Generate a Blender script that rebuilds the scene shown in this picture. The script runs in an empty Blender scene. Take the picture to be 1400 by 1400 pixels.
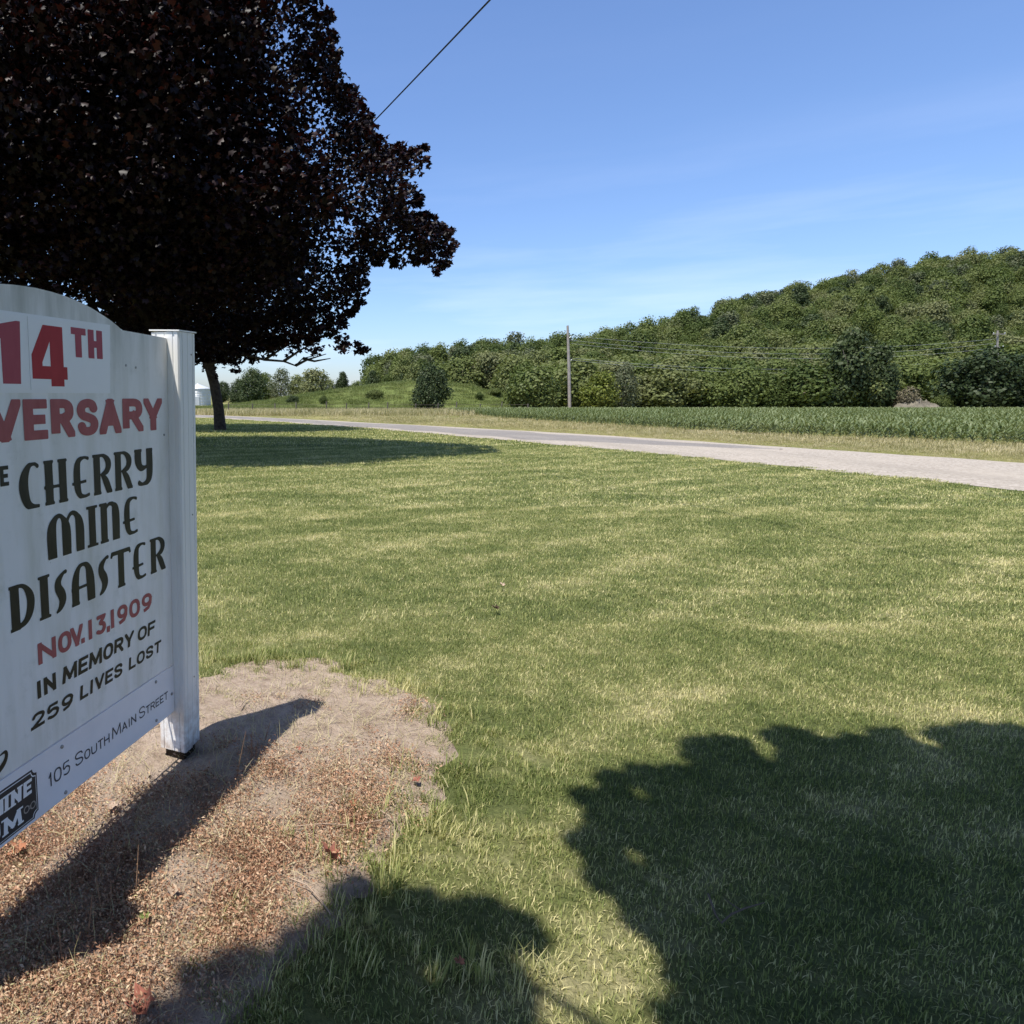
import bpy, math, random
import numpy as np
from mathutils import Vector, Matrix, Euler

R = math.radians
scene = bpy.context.scene
COL = scene.collection

# ------------------------------------------------------------------ camera
CAM_H = 1.5
PITCH = math.atan((700.0 - 541.0) / 933.0)
cam_data = bpy.data.cameras.new('camera')
cam = bpy.data.objects.new('camera', cam_data)
COL.objects.link(cam)
cam.location = (0, 0, CAM_H)
cam.rotation_euler = (math.pi / 2 - PITCH, 0, 0)
cam_data.sensor_fit = 'HORIZONTAL'
cam_data.sensor_width = 36.0
cam_data.lens = 36.0 * 933.0 / 1400.0
cam_data.shift_x = 360.0 / 1400.0
cam_data.clip_start = 0.05
cam_data.clip_end = 20000
scene.camera = cam

# ------------------------------------------------------------------ world and sun
SUN_EL = R(68.5)
SH = np.array([0.853, 0.522]) / math.hypot(0.853, 0.522)      # way the shadows fall on the ground
SUN_DIR = Vector((-SH[0] * math.cos(SUN_EL), -SH[1] * math.cos(SUN_EL), math.sin(SUN_EL)))  # towards the sun
world = bpy.data.worlds.new('World')
scene.world = world
world.use_nodes = True
wn = world.node_tree
for n_ in list(wn.nodes):
    wn.nodes.remove(n_)
w_out = wn.nodes.new('ShaderNodeOutputWorld')
w_bg = wn.nodes.new('ShaderNodeBackground')
w_sky = wn.nodes.new('ShaderNodeTexSky')
w_sky.sky_type = 'NISHITA'
w_sky.sun_disc = False
w_sky.sun_elevation = SUN_EL
w_sky.sun_rotation = math.atan2(SUN_DIR.x, SUN_DIR.y)
w_sky.altitude = 200.0
w_sky.air_density = 1.0
w_sky.dust_density = 1.0
w_sky.ozone_density = 8.0
w_bg.inputs['Strength'].default_value = 0.15
# thin streaks of cirrus low over the horizon
w_tc = wn.nodes.new('ShaderNodeTexCoord')
w_map = wn.nodes.new('ShaderNodeMapping')
w_map.inputs['Scale'].default_value = (1.6, 1.6, 14.0)
w_noise = wn.nodes.new('ShaderNodeTexNoise')
w_noise.inputs['Scale'].default_value = 1.7
w_noise.inputs['Detail'].default_value = 7.0
w_noise.inputs['Roughness'].default_value = 0.55
w_ramp = wn.nodes.new('ShaderNodeValToRGB')
w_ramp.color_ramp.elements[0].position = 0.47
w_ramp.color_ramp.elements[0].color = (0, 0, 0, 1)
w_ramp.color_ramp.elements[1].position = 0.80
w_ramp.color_ramp.elements[1].color = (0.24, 0.24, 0.24, 1)
w_mix = wn.nodes.new('ShaderNodeMix')
w_mix.data_type = 'RGBA'
w_mix.inputs[7].default_value = (7.2, 7.6, 8.3, 1)
wn.links.new(w_tc.outputs['Generated'], w_map.inputs['Vector'])
wn.links.new(w_map.outputs['Vector'], w_noise.inputs['Vector'])
wn.links.new(w_noise.outputs['Fac'], w_ramp.inputs['Fac'])
w_sep = wn.nodes.new('ShaderNodeSeparateXYZ')
w_low = wn.nodes.new('ShaderNodeMapRange')      # the cirrus thins out upwards
w_low.inputs['From Min'].default_value = 0.08; w_low.inputs['From Max'].default_value = 0.30
w_low.inputs['To Min'].default_value = 1.0; w_low.inputs['To Max'].default_value = 0.03
w_mul = wn.nodes.new('ShaderNodeMath'); w_mul.operation = 'MULTIPLY'
wn.links.new(w_tc.outputs['Generated'], w_sep.inputs[0])
wn.links.new(w_sep.outputs[2], w_low.inputs['Value'])
wn.links.new(w_low.outputs[0], w_mul.inputs[0]); wn.links.new(w_ramp.outputs['Color'], w_mul.inputs[1])
wn.links.new(w_mul.outputs[0], w_mix.inputs[0])
wn.links.new(w_sky.outputs['Color'], w_mix.inputs[6])
w_wb = wn.nodes.new('ShaderNodeMix'); w_wb.data_type = 'RGBA'; w_wb.blend_type = 'MULTIPLY'; w_wb.inputs[0].default_value = 1.0
w_wb.inputs[7].default_value = (0.98, 0.95, 1.0, 1)      # white balance of the sky
wn.links.new(w_mix.outputs[2], w_wb.inputs[6]); wn.links.new(w_wb.outputs[2], w_bg.inputs['Color'])
wn.links.new(w_bg.outputs['Background'], w_out.inputs['Surface'])

sun_data = bpy.data.lights.new('sun', 'SUN')
sun = bpy.data.objects.new('sun', sun_data)
COL.objects.link(sun)
sun_data.energy = 5.0
sun_data.angle = R(0.53)
sun_data.color = (1.0, 0.95, 0.86)
sun.rotation_euler = (-SUN_DIR).to_track_quat('-Z', 'Y').to_euler()
sun.location = (0, 0, 60)

scene.view_settings.view_transform = 'Standard'
scene.view_settings.look = 'None'
scene.view_settings.exposure = 0.45
scene.view_settings.gamma = 1.0
scene.render.engine = 'CYCLES'
scene.cycles.use_denoising = True
scene.cycles.max_bounces = 4
scene.cycles.diffuse_bounces = 3
scene.cycles.glossy_bounces = 1
scene.cycles.transmission_bounces = 2
scene.cycles.transparent_max_bounces = 2

# ------------------------------------------------------------------ helpers
rng = np.random.default_rng(7)
random.seed(7)
_c, _s = math.cos(PITCH), math.sin(PITCH)


def ray(x, y):
    a, b = (x - 340.0) / 933.0, -(y - 700.0) / 933.0
    return np.array([a, _c + b * _s, -_s + b * _c])


def at(x, y, Y):
    """the point of the place seen at photo pixel (x, y), Y metres ahead"""
    d = ray(x, y)
    return d * (Y / d[1]) + np.array([0, 0, CAM_H])


def ground(x, y, z=0.0):
    d = ray(x, y)
    return d * ((z - CAM_H) / d[2]) + np.array([0, 0, CAM_H])


def project(P):
    P = np.asarray(P, float) - np.array([0, 0, CAM_H])
    fw = P[..., 1] * _c - P[..., 2] * _s
    up = P[..., 1] * _s + P[..., 2] * _c
    return 340 + 933 * P[..., 0] / fw, 700 - 933 * up / fw


def sstep(a, b, x):
    t = np.clip((np.asarray(x, float) - a) / (b - a), 0, 1)
    return t * t * (3 - 2 * t)


def terrain(Y):
    return -0.55 * sstep(50, 88, Y)


def inside(poly, X, Y):
    X = np.asarray(X); Y = np.asarray(Y)
    r = np.zeros(X.shape, bool)
    n = len(poly)
    for i in range(n):
        x1, y1 = poly[i]; x2, y2 = poly[(i + 1) % n]
        if y1 == y2:
            continue
        c = ((y1 > Y) != (y2 > Y)) & (X < (x2 - x1) * (Y - y1) / (y2 - y1) + x1)
        r ^= c
    return r


def edge_dist(poly, X, Y):
    d = np.full(np.shape(X), 1e9)
    n = len(poly)
    for i in range(n):
        ax, ay = poly[i]; bx, by = poly[(i + 1) % n]
        vx, vy = bx - ax, by - ay
        t = np.clip(((X - ax) * vx + (Y - ay) * vy) / (vx * vx + vy * vy + 1e-12), 0, 1)
        d = np.minimum(d, np.hypot(X - ax - t * vx, Y - ay - t * vy))
    return d


def catmull(pts, n=8):
    P = np.array(pts, float)
    P = np.vstack([2 * P[0] - P[1], P, 2 * P[-1] - P[-2]])
    out = []
    for i in range(1, len(P) - 2):
        p0, p1, p2, p3 = P[i - 1:i + 3]
        for k in range(n):
            t = k / n
            out.append(0.5 * (2 * p1 + (p2 - p0) * t + (2 * p0 - 5 * p1 + 4 * p2 - p3) * t * t + (3 * p1 - p0 - 3 * p2 + p3) * t ** 3))
    out.append(P[-2])
    return np.array(out)


class MB:
    """collects vertices and faces for ONE mesh"""
    def __init__(self):
        self.v = []; self.f = []; self.n = 0

    def add(self, v, f):
        b = self.n
        self.v.extend([tuple(map(float, q)) for q in v]); self.n += len(v)
        self.f.extend([tuple(b + i for i in q) for q in f])

    def box(self, x0, x1, y0, y1, z0, z1):
        self.add([(x0, y0, z0), (x1, y0, z0), (x1, y1, z0), (x0, y1, z0), (x0, y0, z1), (x1, y0, z1), (x1, y1, z1), (x0, y1, z1)],
                 [(0, 3, 2, 1), (4, 5, 6, 7), (0, 1, 5, 4), (1, 2, 6, 5), (2, 3, 7, 6), (3, 0, 4, 7)])

    def tube(self, pts, radii, seg=6, cap=True):
        pts = [Vector(p) for p in pts]
        if not hasattr(radii, '__len__'):
            radii = [radii] * len(pts)
        rings = []; ref = Vector((0.31, 0.2, 0.93))
        for i, p in enumerate(pts):
            d = (pts[min(i + 1, len(pts) - 1)] - pts[max(i - 1, 0)]).normalized()
            a = d.cross(ref)
            if a.length < 1e-3:
                a = d.cross(Vector((1, 0, 0)))
            a.normalize(); b = d.cross(a)
            rings.append([p + (a * math.cos(2 * math.pi * k / seg) + b * math.sin(2 * math.pi * k / seg)) * radii[i] for k in range(seg)])
        v = [q for r_ in rings for q in r_]
        f = []
        for i in range(len(pts) - 1):
            for k in range(seg):
                k2 = (k + 1) % seg
                f.append((i * seg + k, i * seg + k2, (i + 1) * seg + k2, (i + 1) * seg + k))
        if cap:
            f.append(tuple(range(seg))[::-1]); f.append(tuple((len(pts) - 1) * seg + k for k in range(seg)))
        self.add(v, f)

    def prism(self, poly, y0, y1):
        """outline in x,z; extruded along y"""
        n = len(poly)
        v = [(x, y0, z) for x, z in poly] + [(x, y1, z) for x, z in poly]
        f = [tuple(range(n)), tuple(range(2 * n - 1, n - 1, -1))]
        for i in range(n):
            j = (i + 1) % n
            f.append((j, i, n + i, n + j))
        self.add(v, f)

    def mesh(self, name, smooth=False):
        m = bpy.data.meshes.new(name)
        m.from_pydata(self.v, [], self.f)
        if smooth:
            m.polygons.foreach_set('use_smooth', [True] * len(m.polygons))
        m.update()
        return m

    def build(self, name, mat, parent=None, smooth=False):
        return mesh_obj(name, self.mesh(name, smooth), mat, parent)


def mesh_obj(name, me, mat, parent=None):
    o = bpy.data.objects.new(name, me)
    if mat is not None and len(me.materials) == 0:
        me.materials.append(mat)
    COL.objects.link(o)
    if parent is not None:
        o.parent = parent
    return o


def np_mesh(name, V, F, smooth=False):
    """V (n,3), F (m,k) arrays"""
    V = np.ascontiguousarray(V, np.float32); F = np.ascontiguousarray(F, np.int32)
    m = bpy.data.meshes.new(name)
    k = F.shape[1]
    m.vertices.add(len(V)); m.vertices.foreach_set('co', V.ravel())
    m.loops.add(F.size); m.loops.foreach_set('vertex_index', F.ravel())
    m.polygons.add(len(F)); m.polygons.foreach_set('loop_start', np.arange(0, F.size, k, dtype=np.int32))
    if smooth:
        m.polygons.foreach_set('use_smooth', np.ones(len(F), bool))
    m.update(calc_edges=True)
    return m


def empty(name, loc=(0, 0, 0), rz=0.0):
    o = bpy.data.objects.new(name, None)
    COL.objects.link(o)
    o.location = tuple(float(q) for q in loc); o.rotation_euler = (0, 0, rz); o.empty_display_size = 0.2
    return o


def tag(o, label, cat, group=None):
    o['label'] = label; o['category'] = cat
    if group:
        o['group'] = group
    return o


def kind(o, k, label=None):
    o['kind'] = k
    if label:
        o['label'] = label
    return o


# ------------------------------------------------------------------ materials
def new_mat(name):
    m = bpy.data.materials.new(name); m.use_nodes = True
    nt = m.node_tree
    for q in list(nt.nodes):
        nt.nodes.remove(q)
    out = nt.nodes.new('ShaderNodeOutputMaterial')
    return m, nt, out


def N(nt, t, **kw):
    n = nt.nodes.new(t)
    for k, v in kw.items():
        setattr(n, k, v)
    return n


def L(nt, a, b):
    nt.links.new(a, b)


def noise(nt, vec, scale, detail=4.0, rough=0.6, dist=0.0):
    n = N(nt, 'ShaderNodeTexNoise')
    n.inputs['Scale'].default_value = scale; n.inputs['Detail'].default_value = detail
    n.inputs['Roughness'].default_value = rough; n.inputs['Distortion'].default_value = dist
    if vec is not None:
        L(nt, vec, n.inputs['Vector'])
    return n.outputs['Fac']


def ramp(nt, fac, stops):
    n = N(nt, 'ShaderNodeValToRGB')
    e = n.color_ramp.elements
    while len(e) < len(stops):
        e.new(0.5)
    for q, (p, c) in zip(e, stops):
        q.position = p
        q.color = (c, c, c, 1) if not hasattr(c, '__len__') else (*c, 1)
    L(nt, fac, n.inputs['Fac'])
    return n.outputs['Color']


def mix(nt, fac, a, b, mode='MIX'):
    n = N(nt, 'ShaderNodeMix', data_type='RGBA', blend_type=mode)
    for s, q in ((0, fac), (6, a), (7, b)):
        if hasattr(q, 'links'):
            L(nt, q, n.inputs[s])
        elif s == 0:
            n.inputs[0].default_value = q
        else:
            n.inputs[s].default_value = (*q, 1)
    return n.outputs[2]


def mathn(nt, op, a, b=0.0, clamp=False):
    n = N(nt, 'ShaderNodeMath', operation=op, use_clamp=clamp)
    for s, q in ((0, a), (1, b)):
        if hasattr(q, 'links'):
            L(nt, q, n.inputs[s])
        else:
            n.inputs[s].default_value = q
    return n.outputs[0]


def bsdf(nt, out, color, rough=0.8, spec=0.3, bump=None, bump_d=0.01, bump_s=0.5, metallic=0.0):
    p = N(nt, 'ShaderNodeBsdfPrincipled')
    if hasattr(color, 'links'):
        L(nt, color, p.inputs['Base Color'])
    else:
        p.inputs['Base Color'].default_value = (*color, 1)
    p.inputs['Roughness'].default_value = rough
    p.inputs['Specular IOR Level'].default_value = spec
    p.inputs['Metallic'].default_value = metallic
    if bump is not None:
        b = N(nt, 'ShaderNodeBump')
        b.inputs['Distance'].default_value = bump_d; b.inputs['Strength'].default_value = bump_s
        L(nt, bump, b.inputs['Height']); L(nt, b.outputs['Normal'], p.inputs['Normal'])
    if out is not None:
        L(nt, p.outputs[0], out.inputs['Surface'])
    return p


def plain(name, color, rough=0.6, spec=0.3, var=0.12, scale=8.0, bump=0.0, metallic=0.0):
    m, nt, out = new_mat(name)
    pos = N(nt, 'ShaderNodeTexCoord').outputs['Object']
    f = noise(nt, pos, scale, 5)
    c = ramp(nt, f, [(0.3, tuple(q * (1 - var) for q in color)), (0.7, tuple(min(1, q * (1 + var)) for q in color))])
    bsdf(nt, out, c, rough, spec, f if bump else None, bump, 0.6, metallic)
    return m


def world_pos(nt):
    return N(nt, 'ShaderNodeNewGeometry').outputs['Position']


def mapped(nt, vec, rz=0.0, scale=(1, 1, 1)):
    m = N(nt, 'ShaderNodeMapping')
    m.inputs['Rotation'].default_value = (0, 0, rz); m.inputs['Scale'].default_value = scale
    L(nt, vec, m.inputs['Vector'])
    return m.outputs['Vector']


def foliage(name, stops, rough=0.5, spec=0.3, trans=0.25, tcol=None, noise_scale=0.5, pieces=0.5, per_object=0.5):
    """leaf material: colour varies by instance, in patches and from leaf to leaf; leaves let some light through"""
    m, nt, out = new_mat(name)
    rnd = N(nt, 'ShaderNodeObjectInfo').outputs['Random']
    leaf = N(nt, 'ShaderNodeAttribute', attribute_name='tone').outputs['Fac']
    patch = noise(nt, world_pos(nt), noise_scale, 3)
    a = mathn(nt, 'MULTIPLY', rnd, per_object)
    b = mathn(nt, 'MULTIPLY', leaf, pieces)
    c_ = mathn(nt, 'MULTIPLY', mathn(nt, 'SUBTRACT', patch, 0.5), 0.9)
    f = mathn(nt, 'ADD', mathn(nt, 'ADD', a, b), c_, clamp=True)
    col = ramp(nt, f, stops)
    p = bsdf(nt, None, col, rough, spec)
    if trans > 0:
        t = N(nt, 'ShaderNodeBsdfTranslucent')
        tc = mix(nt, 1.0, col, tcol or (1.0, 1.0, 0.6), 'MULTIPLY')
        L(nt, tc, t.inputs['Color'])
        ms = N(nt, 'ShaderNodeMixShader'); ms.inputs[0].default_value = trans
        L(nt, p.outputs[0], ms.inputs[1]); L(nt, t.outputs[0], ms.inputs[2])
        L(nt, ms.outputs[0], out.inputs['Surface'])
    else:
        L(nt, p.outputs[0], out.inputs['Surface'])
    return m


STREAK = R(-30)


def lawn_fac(nt):
    """0 lush green ... 1 straw: mowing streaks, patches, mottling - all in world metres"""
    pos = world_pos(nt)
    streak = noise(nt, mapped(nt, pos, STREAK, (0.38, 1.7, 0.0)), 1.0, 6, 0.62, 0.9)
    patch = noise(nt, mapped(nt, pos, R(20), (0.9, 1.1, 0.0)), 0.75, 4, 0.6)
    fine = noise(nt, mapped(nt, pos, 0, (1, 1, 0)), 5.0, 6, 0.72)
    a = mathn(nt, 'MULTIPLY', mathn(nt, 'SUBTRACT', streak, 0.5), 1.25)
    b = mathn(nt, 'MULTIPLY', mathn(nt, 'SUBTRACT', patch, 0.5), 0.95)
    c_ = mathn(nt, 'MULTIPLY', mathn(nt, 'SUBTRACT', fine, 0.5), 1.5)
    sp = N(nt, 'ShaderNodeSeparateXYZ')
    warp = noise(nt, mapped(nt, pos, 0, (0.22, 0.22, 0.0)), 1.0, 2, 0.5)
    L(nt, mapped(nt, pos, STREAK, (1, 1, 0)), sp.inputs[0])
    ph = mathn(nt, 'ADD', mathn(nt, 'MULTIPLY', sp.outputs[1], 7.4), mathn(nt, 'MULTIPLY', warp, 6.0))
    tr_ = mathn(nt, 'POWER', mathn(nt, 'ABSOLUTE', mathn(nt, 'SINE', mathn(nt, 'MULTIPLY', ph, 0.5))), 7.0)
    brk = ramp(nt, noise(nt, mapped(nt, pos, STREAK, (0.45, 0.8, 0.0)), 1.0, 4, 0.6), [(0.34, 0.0), (0.62, 1.0)])
    d_ = mathn(nt, 'MULTIPLY', mathn(nt, 'MULTIPLY', tr_, brk), 0.34)
    e_ = mathn(nt, 'ADD', mathn(nt, 'ADD', mathn(nt, 'ADD', a, b), c_), d_)
    return mathn(nt, 'ADD', e_, 0.475, clamp=True)


LAWN_STOPS = [(0.0, (0.084, 0.108, 0.034)), (0.35, (0.142, 0.166, 0.057)), (0.62, (0.208, 0.218, 0.082)), (0.82, (0.312, 0.302, 0.140)), (1.0, (0.43, 0.39, 0.21))]


def make_lawn_mat():
    m, nt, out = new_mat('lawn_turf')
    f = lawn_fac(nt)
    pos = world_pos(nt)
    grit = noise(nt, pos, 60.0, 6, 0.75)
    c = ramp(nt, f, LAWN_STOPS)
    c = mix(nt, mathn(nt, 'MULTIPLY', ramp(nt, grit, [(0.35, 0.0), (0.7, 1.0)]), 0.75), c, (0.040, 0.046, 0.014))
    grit2 = noise(nt, pos, 18.0, 6, 0.8)
    bsdf(nt, out, c, 0.9, 0.15, grit2, 0.05, 0.8)
    return m


def make_blade_mat():
    m, nt, out = new_mat('grass_blade')
    f = lawn_fac(nt)
    tone = N(nt, 'ShaderNodeAttribute', attribute_name='tone').outputs['Fac']
    f2 = mathn(nt, 'ADD', f, mathn(nt, 'MULTIPLY', mathn(nt, 'SUBTRACT', tone, 0.42), 0.95), clamp=True)
    c = ramp(nt, f2, [(p, tuple(q * 1.62 for q in col)) for p, col in LAWN_STOPS])
    p = bsdf(nt, None, c, 0.65, 0.05)
    t = N(nt, 'ShaderNodeBsdfTranslucent')
    L(nt, mix(nt, 1.0, c, (1.0, 1.0, 0.55), 'MULTIPLY'), t.inputs['Color'])
    ms = N(nt, 'ShaderNodeMixShader'); ms.inputs[0].default_value = 0.30
    L(nt, p.outputs[0], ms.inputs[1]); L(nt, t.outputs[0], ms.inputs[2]); L(nt, ms.outputs[0], out.inputs['Surface'])
    return m


def make_soil_mat():
    m, nt, out = new_mat('bare_soil')
    pos = world_pos(nt)
    big = noise(nt, pos, 1.6, 4)
    mid = noise(nt, pos, 14.0, 6, 0.7)
    fine = noise(nt, pos, 120.0, 4, 0.7)
    c = ramp(nt, mid, [(0.25, (0.20, 0.145, 0.108)), (0.5, (0.34, 0.265, 0.205)), (0.75, (0.44, 0.355, 0.285))])
    c = mix(nt, ramp(nt, fine, [(0.5, 0.0), (0.75, 0.55)]), c, (0.12, 0.085, 0.06))
    c = mix(nt, ramp(nt, big, [(0.45, 0.0), (0.7, 0.35)]), c, (0.43, 0.345, 0.27))
    h_ = mathn(nt, 'ADD', mid, mathn(nt, 'MULTIPLY', fine, 0.25))
    bsdf(nt, out, c, 0.95, 0.1, h_, 0.035, 0.9)
    return m


def make_rough_grass_mat():
    m, nt, out = new_mat('rough_grass_ground')
    pos = world_pos(nt)
    a = noise(nt, pos, 0.12, 5); b = noise(nt, pos, 3.0, 6, 0.75)
    f = mathn(nt, 'ADD', mathn(nt, 'MULTIPLY', a, 0.6), mathn(nt, 'MULTIPLY', b, 0.5))
    c = ramp(nt, f, [(0.3, (0.07, 0.10, 0.025)), (0.52, (0.17, 0.17, 0.055)), (0.75, (0.36, 0.30, 0.14))])
    bsdf(nt, out, c, 0.95, 0.1, b, 0.15, 0.8)
    return m


def make_knoll_mat():
    m, nt, out = new_mat('pasture_grass')
    pos = world_pos(nt)
    a = noise(nt, pos, 0.10, 5); b = noise(nt, pos, 1.8, 6, 0.75)
    f = mathn(nt, 'ADD', mathn(nt, 'MULTIPLY', a, 0.7), mathn(nt, 'MULTIPLY', b, 0.4))
    c = ramp(nt, f, [(0.3, (0.085, 0.115, 0.035)), (0.55, (0.135, 0.165, 0.05)), (0.8, (0.21, 0.22, 0.085))])
    bsdf(nt, out, c, 0.95, 0.1, b, 0.25, 0.9)
    return m


def make_gravel_mat(name, stops, scale=26.0, patch=(0.33, 0.30, 0.28)):
    m, nt, out = new_mat(name)
    pos = world_pos(nt)
    v = N(nt, 'ShaderNodeTexVoronoi'); v.inputs['Scale'].default_value = scale
    L(nt, pos, v.inputs['Vector'])
    a = noise(nt, pos, 0.5, 6, 0.65); b = noise(nt, pos, 9.0, 6, 0.7)
    cell = N(nt, 'ShaderNodeSeparateColor'); L(nt, v.outputs['Color'], cell.inputs[0])
    f = mathn(nt, 'ADD', mathn(nt, 'MULTIPLY', b, 0.6), mathn(nt, 'MULTIPLY', cell.outputs[0], 0.4))
    c = ramp(nt, f, stops)
    c = mix(nt, ramp(nt, a, [(0.45, 0.0), (0.68, 0.6)]), c, patch)
    wheel = noise(nt, mapped(nt, pos, R(15), (1.1, 0.06, 0.0)), 1.0, 4, 0.6)
    c = mix(nt, ramp(nt, wheel, [(0.48, 0.0), (0.66, 0.42)]), c, tuple(q * 0.62 for q in patch))
    bsdf(nt, out, c, 0.9, 0.2, v.outputs['Distance'], 0.012, 0.6)
    return m


def make_board_mat():
    m, nt, out = new_mat('weathered_white_board')
    tc = N(nt, 'ShaderNodeTexCoord').outputs['Object']
    mp = mapped(nt, tc, 0, (5.0, 5.0, 0.8))
    runs = noise(nt, mp, 2.2, 6, 0.6)
    spots = noise(nt, tc, 9.0, 6, 0.7)
    specks = noise(nt, tc, 70.0, 3, 0.6)
    c = mix(nt, ramp(nt, runs, [(0.42, 0.0), (0.72, 0.75)]), (0.93, 0.915, 0.885), (0.68, 0.67, 0.58))
    c = mix(nt, ramp(nt, spots, [(0.55, 0.0), (0.78, 0.5)]), c, (0.50, 0.51, 0.44))
    c = mix(nt, ramp(nt, specks, [(0.70, 0.0), (0.80, 0.7)]), c, (0.22, 0.22, 0.19))
    # grime that gathers near the top edge of the board
    sep = N(nt, 'ShaderNodeSeparateXYZ'); L(nt, tc, sep.inputs[0])
    top = mathn(nt, 'MULTIPLY', ramp(nt, mathn(nt, 'MULTIPLY', sep.outputs[2], 0.5), [(0.76, 0.0), (0.9, 1.0)]), ramp(nt, runs, [(0.35, 0.1), (0.65, 0.75)]))
    c = mix(nt, top, c, (0.40, 0.41, 0.37))
    bsdf(nt, out, c, 0.55, 0.35)
    return m


def make_vinyl_mat():
    m, nt, out = new_mat('white_vinyl_trim')
    tc = N(nt, 'ShaderNodeTexCoord').outputs['Object']
    a = noise(nt, mapped(nt, tc, 0, (14, 14, 1.2)), 2.0, 5)
    b = noise(nt, tc, 45.0, 4, 0.6)
    c = mix(nt, ramp(nt, a, [(0.45, 0.0), (0.75, 0.4)]), (0.90, 0.89, 0.86), (0.68, 0.67, 0.61))
    c = mix(nt, ramp(nt, b, [(0.70, 0.0), (0.78, 0.6)]), c, (0.22, 0.21, 0.18))
    sz = N(nt, 'ShaderNodeSeparateXYZ'); L(nt, tc, sz.inputs[0])
    spl = mathn(nt, 'MULTIPLY', ramp(nt, sz.outputs[2], [(0.0, 1.0), (0.30, 0.0)]), ramp(nt, noise(nt, tc, 22.0, 5, 0.7), [(0.38, 0.0), (0.62, 0.75)]))
    c = mix(nt, spl, c, (0.42, 0.31, 0.23))      # soil splashed up by rain
    bsdf(nt, out, c, 0.45, 0.4)
    return m


def make_paint_mat(name, col, col2):
    m, nt, out = new_mat(name)
    tc = N(nt, 'ShaderNodeTexCoord').outputs['Object']
    f = noise(nt, mapped(nt, tc, 0, (4, 4, 1.5)), 6.0, 6, 0.65)
    bsdf(nt, out, ramp(nt, f, [(0.3, col), (0.75, col2)]), 0.5, 0.3)
    return m


M = {}
M['lawn'] = make_lawn_mat()
M['blade'] = make_blade_mat()
M['soil'] = make_soil_mat()
M['rough'] = make_rough_grass_mat()
M['knoll'] = make_knoll_mat()
M['gravel'] = make_gravel_mat('pale_gravel', [(0.25, (0.215, 0.184, 0.148)), (0.5, (0.335, 0.294, 0.245)), (0.8, (0.445, 0.398, 0.34))], 26.0, (0.385, 0.338, 0.278))
M['asphalt'] = make_gravel_mat('worn_asphalt', [(0.25, (0.152, 0.139, 0.128)), (0.5, (0.203, 0.186, 0.170)), (0.8, (0.265, 0.243, 0.220))], 40.0, (0.275, 0.248, 0.218))
M['board'] = make_board_mat()
M['vinyl'] = make_vinyl_mat()
M['patch'] = plain('white_sticker', (0.92, 0.915, 0.91), 0.35, 0.4, 0.04, 3)
M['address'] = plain('address_board_white', (0.90, 0.89, 0.91), 0.4, 0.4, 0.05, 4)
M['red_old'] = make_paint_mat('faded_red_paint', (0.36, 0.085, 0.085), (0.47, 0.14, 0.14))
M['red_new'] = make_paint_mat('fresh_red_vinyl', (0.40, 0.02, 0.025), (0.48, 0.03, 0.035))
M['red_mid'] = make_paint_mat('crimson_vinyl', (0.40, 0.06, 0.085), (0.46, 0.085, 0.11))
M['black'] = make_paint_mat('faded_black_paint', (0.022, 0.020, 0.012), (0.055, 0.050, 0.032))
M['ink'] = make_paint_mat('dark_grey_ink', (0.05, 0.05, 0.055), (0.09, 0.09, 0.10))
M['logo_dark'] = make_paint_mat('dark_brown_print', (0.045, 0.04, 0.038), (0.07, 0.06, 0.055))
M['screw'] = plain('zinc_screw', (0.35, 0.34, 0.33), 0.45, 0.5, 0.2, 60, 0, 0.7)
M['wood_dark'] = plain('dark_wet_timber', (0.05, 0.035, 0.022), 0.9, 0.2, 0.4, 30, 0.004)
M['bark'] = plain('dark_bark', (0.055, 0.043, 0.034), 0.95, 0.15, 0.45, 9, 0.03)
M['bark_grey'] = plain('grey_bark', (0.13, 0.11, 0.09), 0.95, 0.15, 0.4, 5, 0.03)
M['pole'] = plain('weathered_pole', (0.36, 0.32, 0.28), 0.9, 0.2, 0.2, 3, 0.01)
M['cable'] = plain('black_cable', (0.03, 0.03, 0.035), 0.5, 0.4, 0.1, 20)
M['wire'] = plain('bare_aluminium_wire', (0.45, 0.46, 0.47), 0.5, 0.5, 0.1, 5, 0, 0.2)
M['metal'] = plain('galvanised_steel', (0.62, 0.64, 0.66), 0.45, 0.5, 0.1, 2, 0, 0.3)
M['fence'] = plain('old_fence_timber', (0.14, 0.12, 0.10), 0.95, 0.1, 0.3, 6)
M['twig'] = plain('grey_twig', (0.11, 0.088, 0.066), 0.9, 0.2, 0.2, 20)
M['rock'] = plain('grey_shale', (0.155, 0.138, 0.105), 0.95, 0.1, 0.5, 1.1, 0.3)
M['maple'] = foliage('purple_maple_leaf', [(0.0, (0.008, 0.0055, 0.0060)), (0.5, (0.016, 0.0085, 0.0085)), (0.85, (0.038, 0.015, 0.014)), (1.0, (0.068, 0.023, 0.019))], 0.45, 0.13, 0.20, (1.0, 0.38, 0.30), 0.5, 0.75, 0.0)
M['shade'] = foliage('shade_tree_leaf', [(0.0, (0.022, 0.036, 0.010)), (1.0, (0.045, 0.068, 0.018))], 0.6, 0.1, 0.03, None, 0.5, 0.6, 0.0)
M['wood'] = foliage('wood_leaf', [(0.0, (0.052, 0.078, 0.022)), (0.25, (0.092, 0.124, 0.034)), (0.5, (0.134, 0.166, 0.048)), (0.75, (0.158, 0.180, 0.065)), (1.0, (0.185, 0.195, 0.092))], 0.6, 0.15, 0.3, None, 0.06, 0.15, 0.85)
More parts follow.
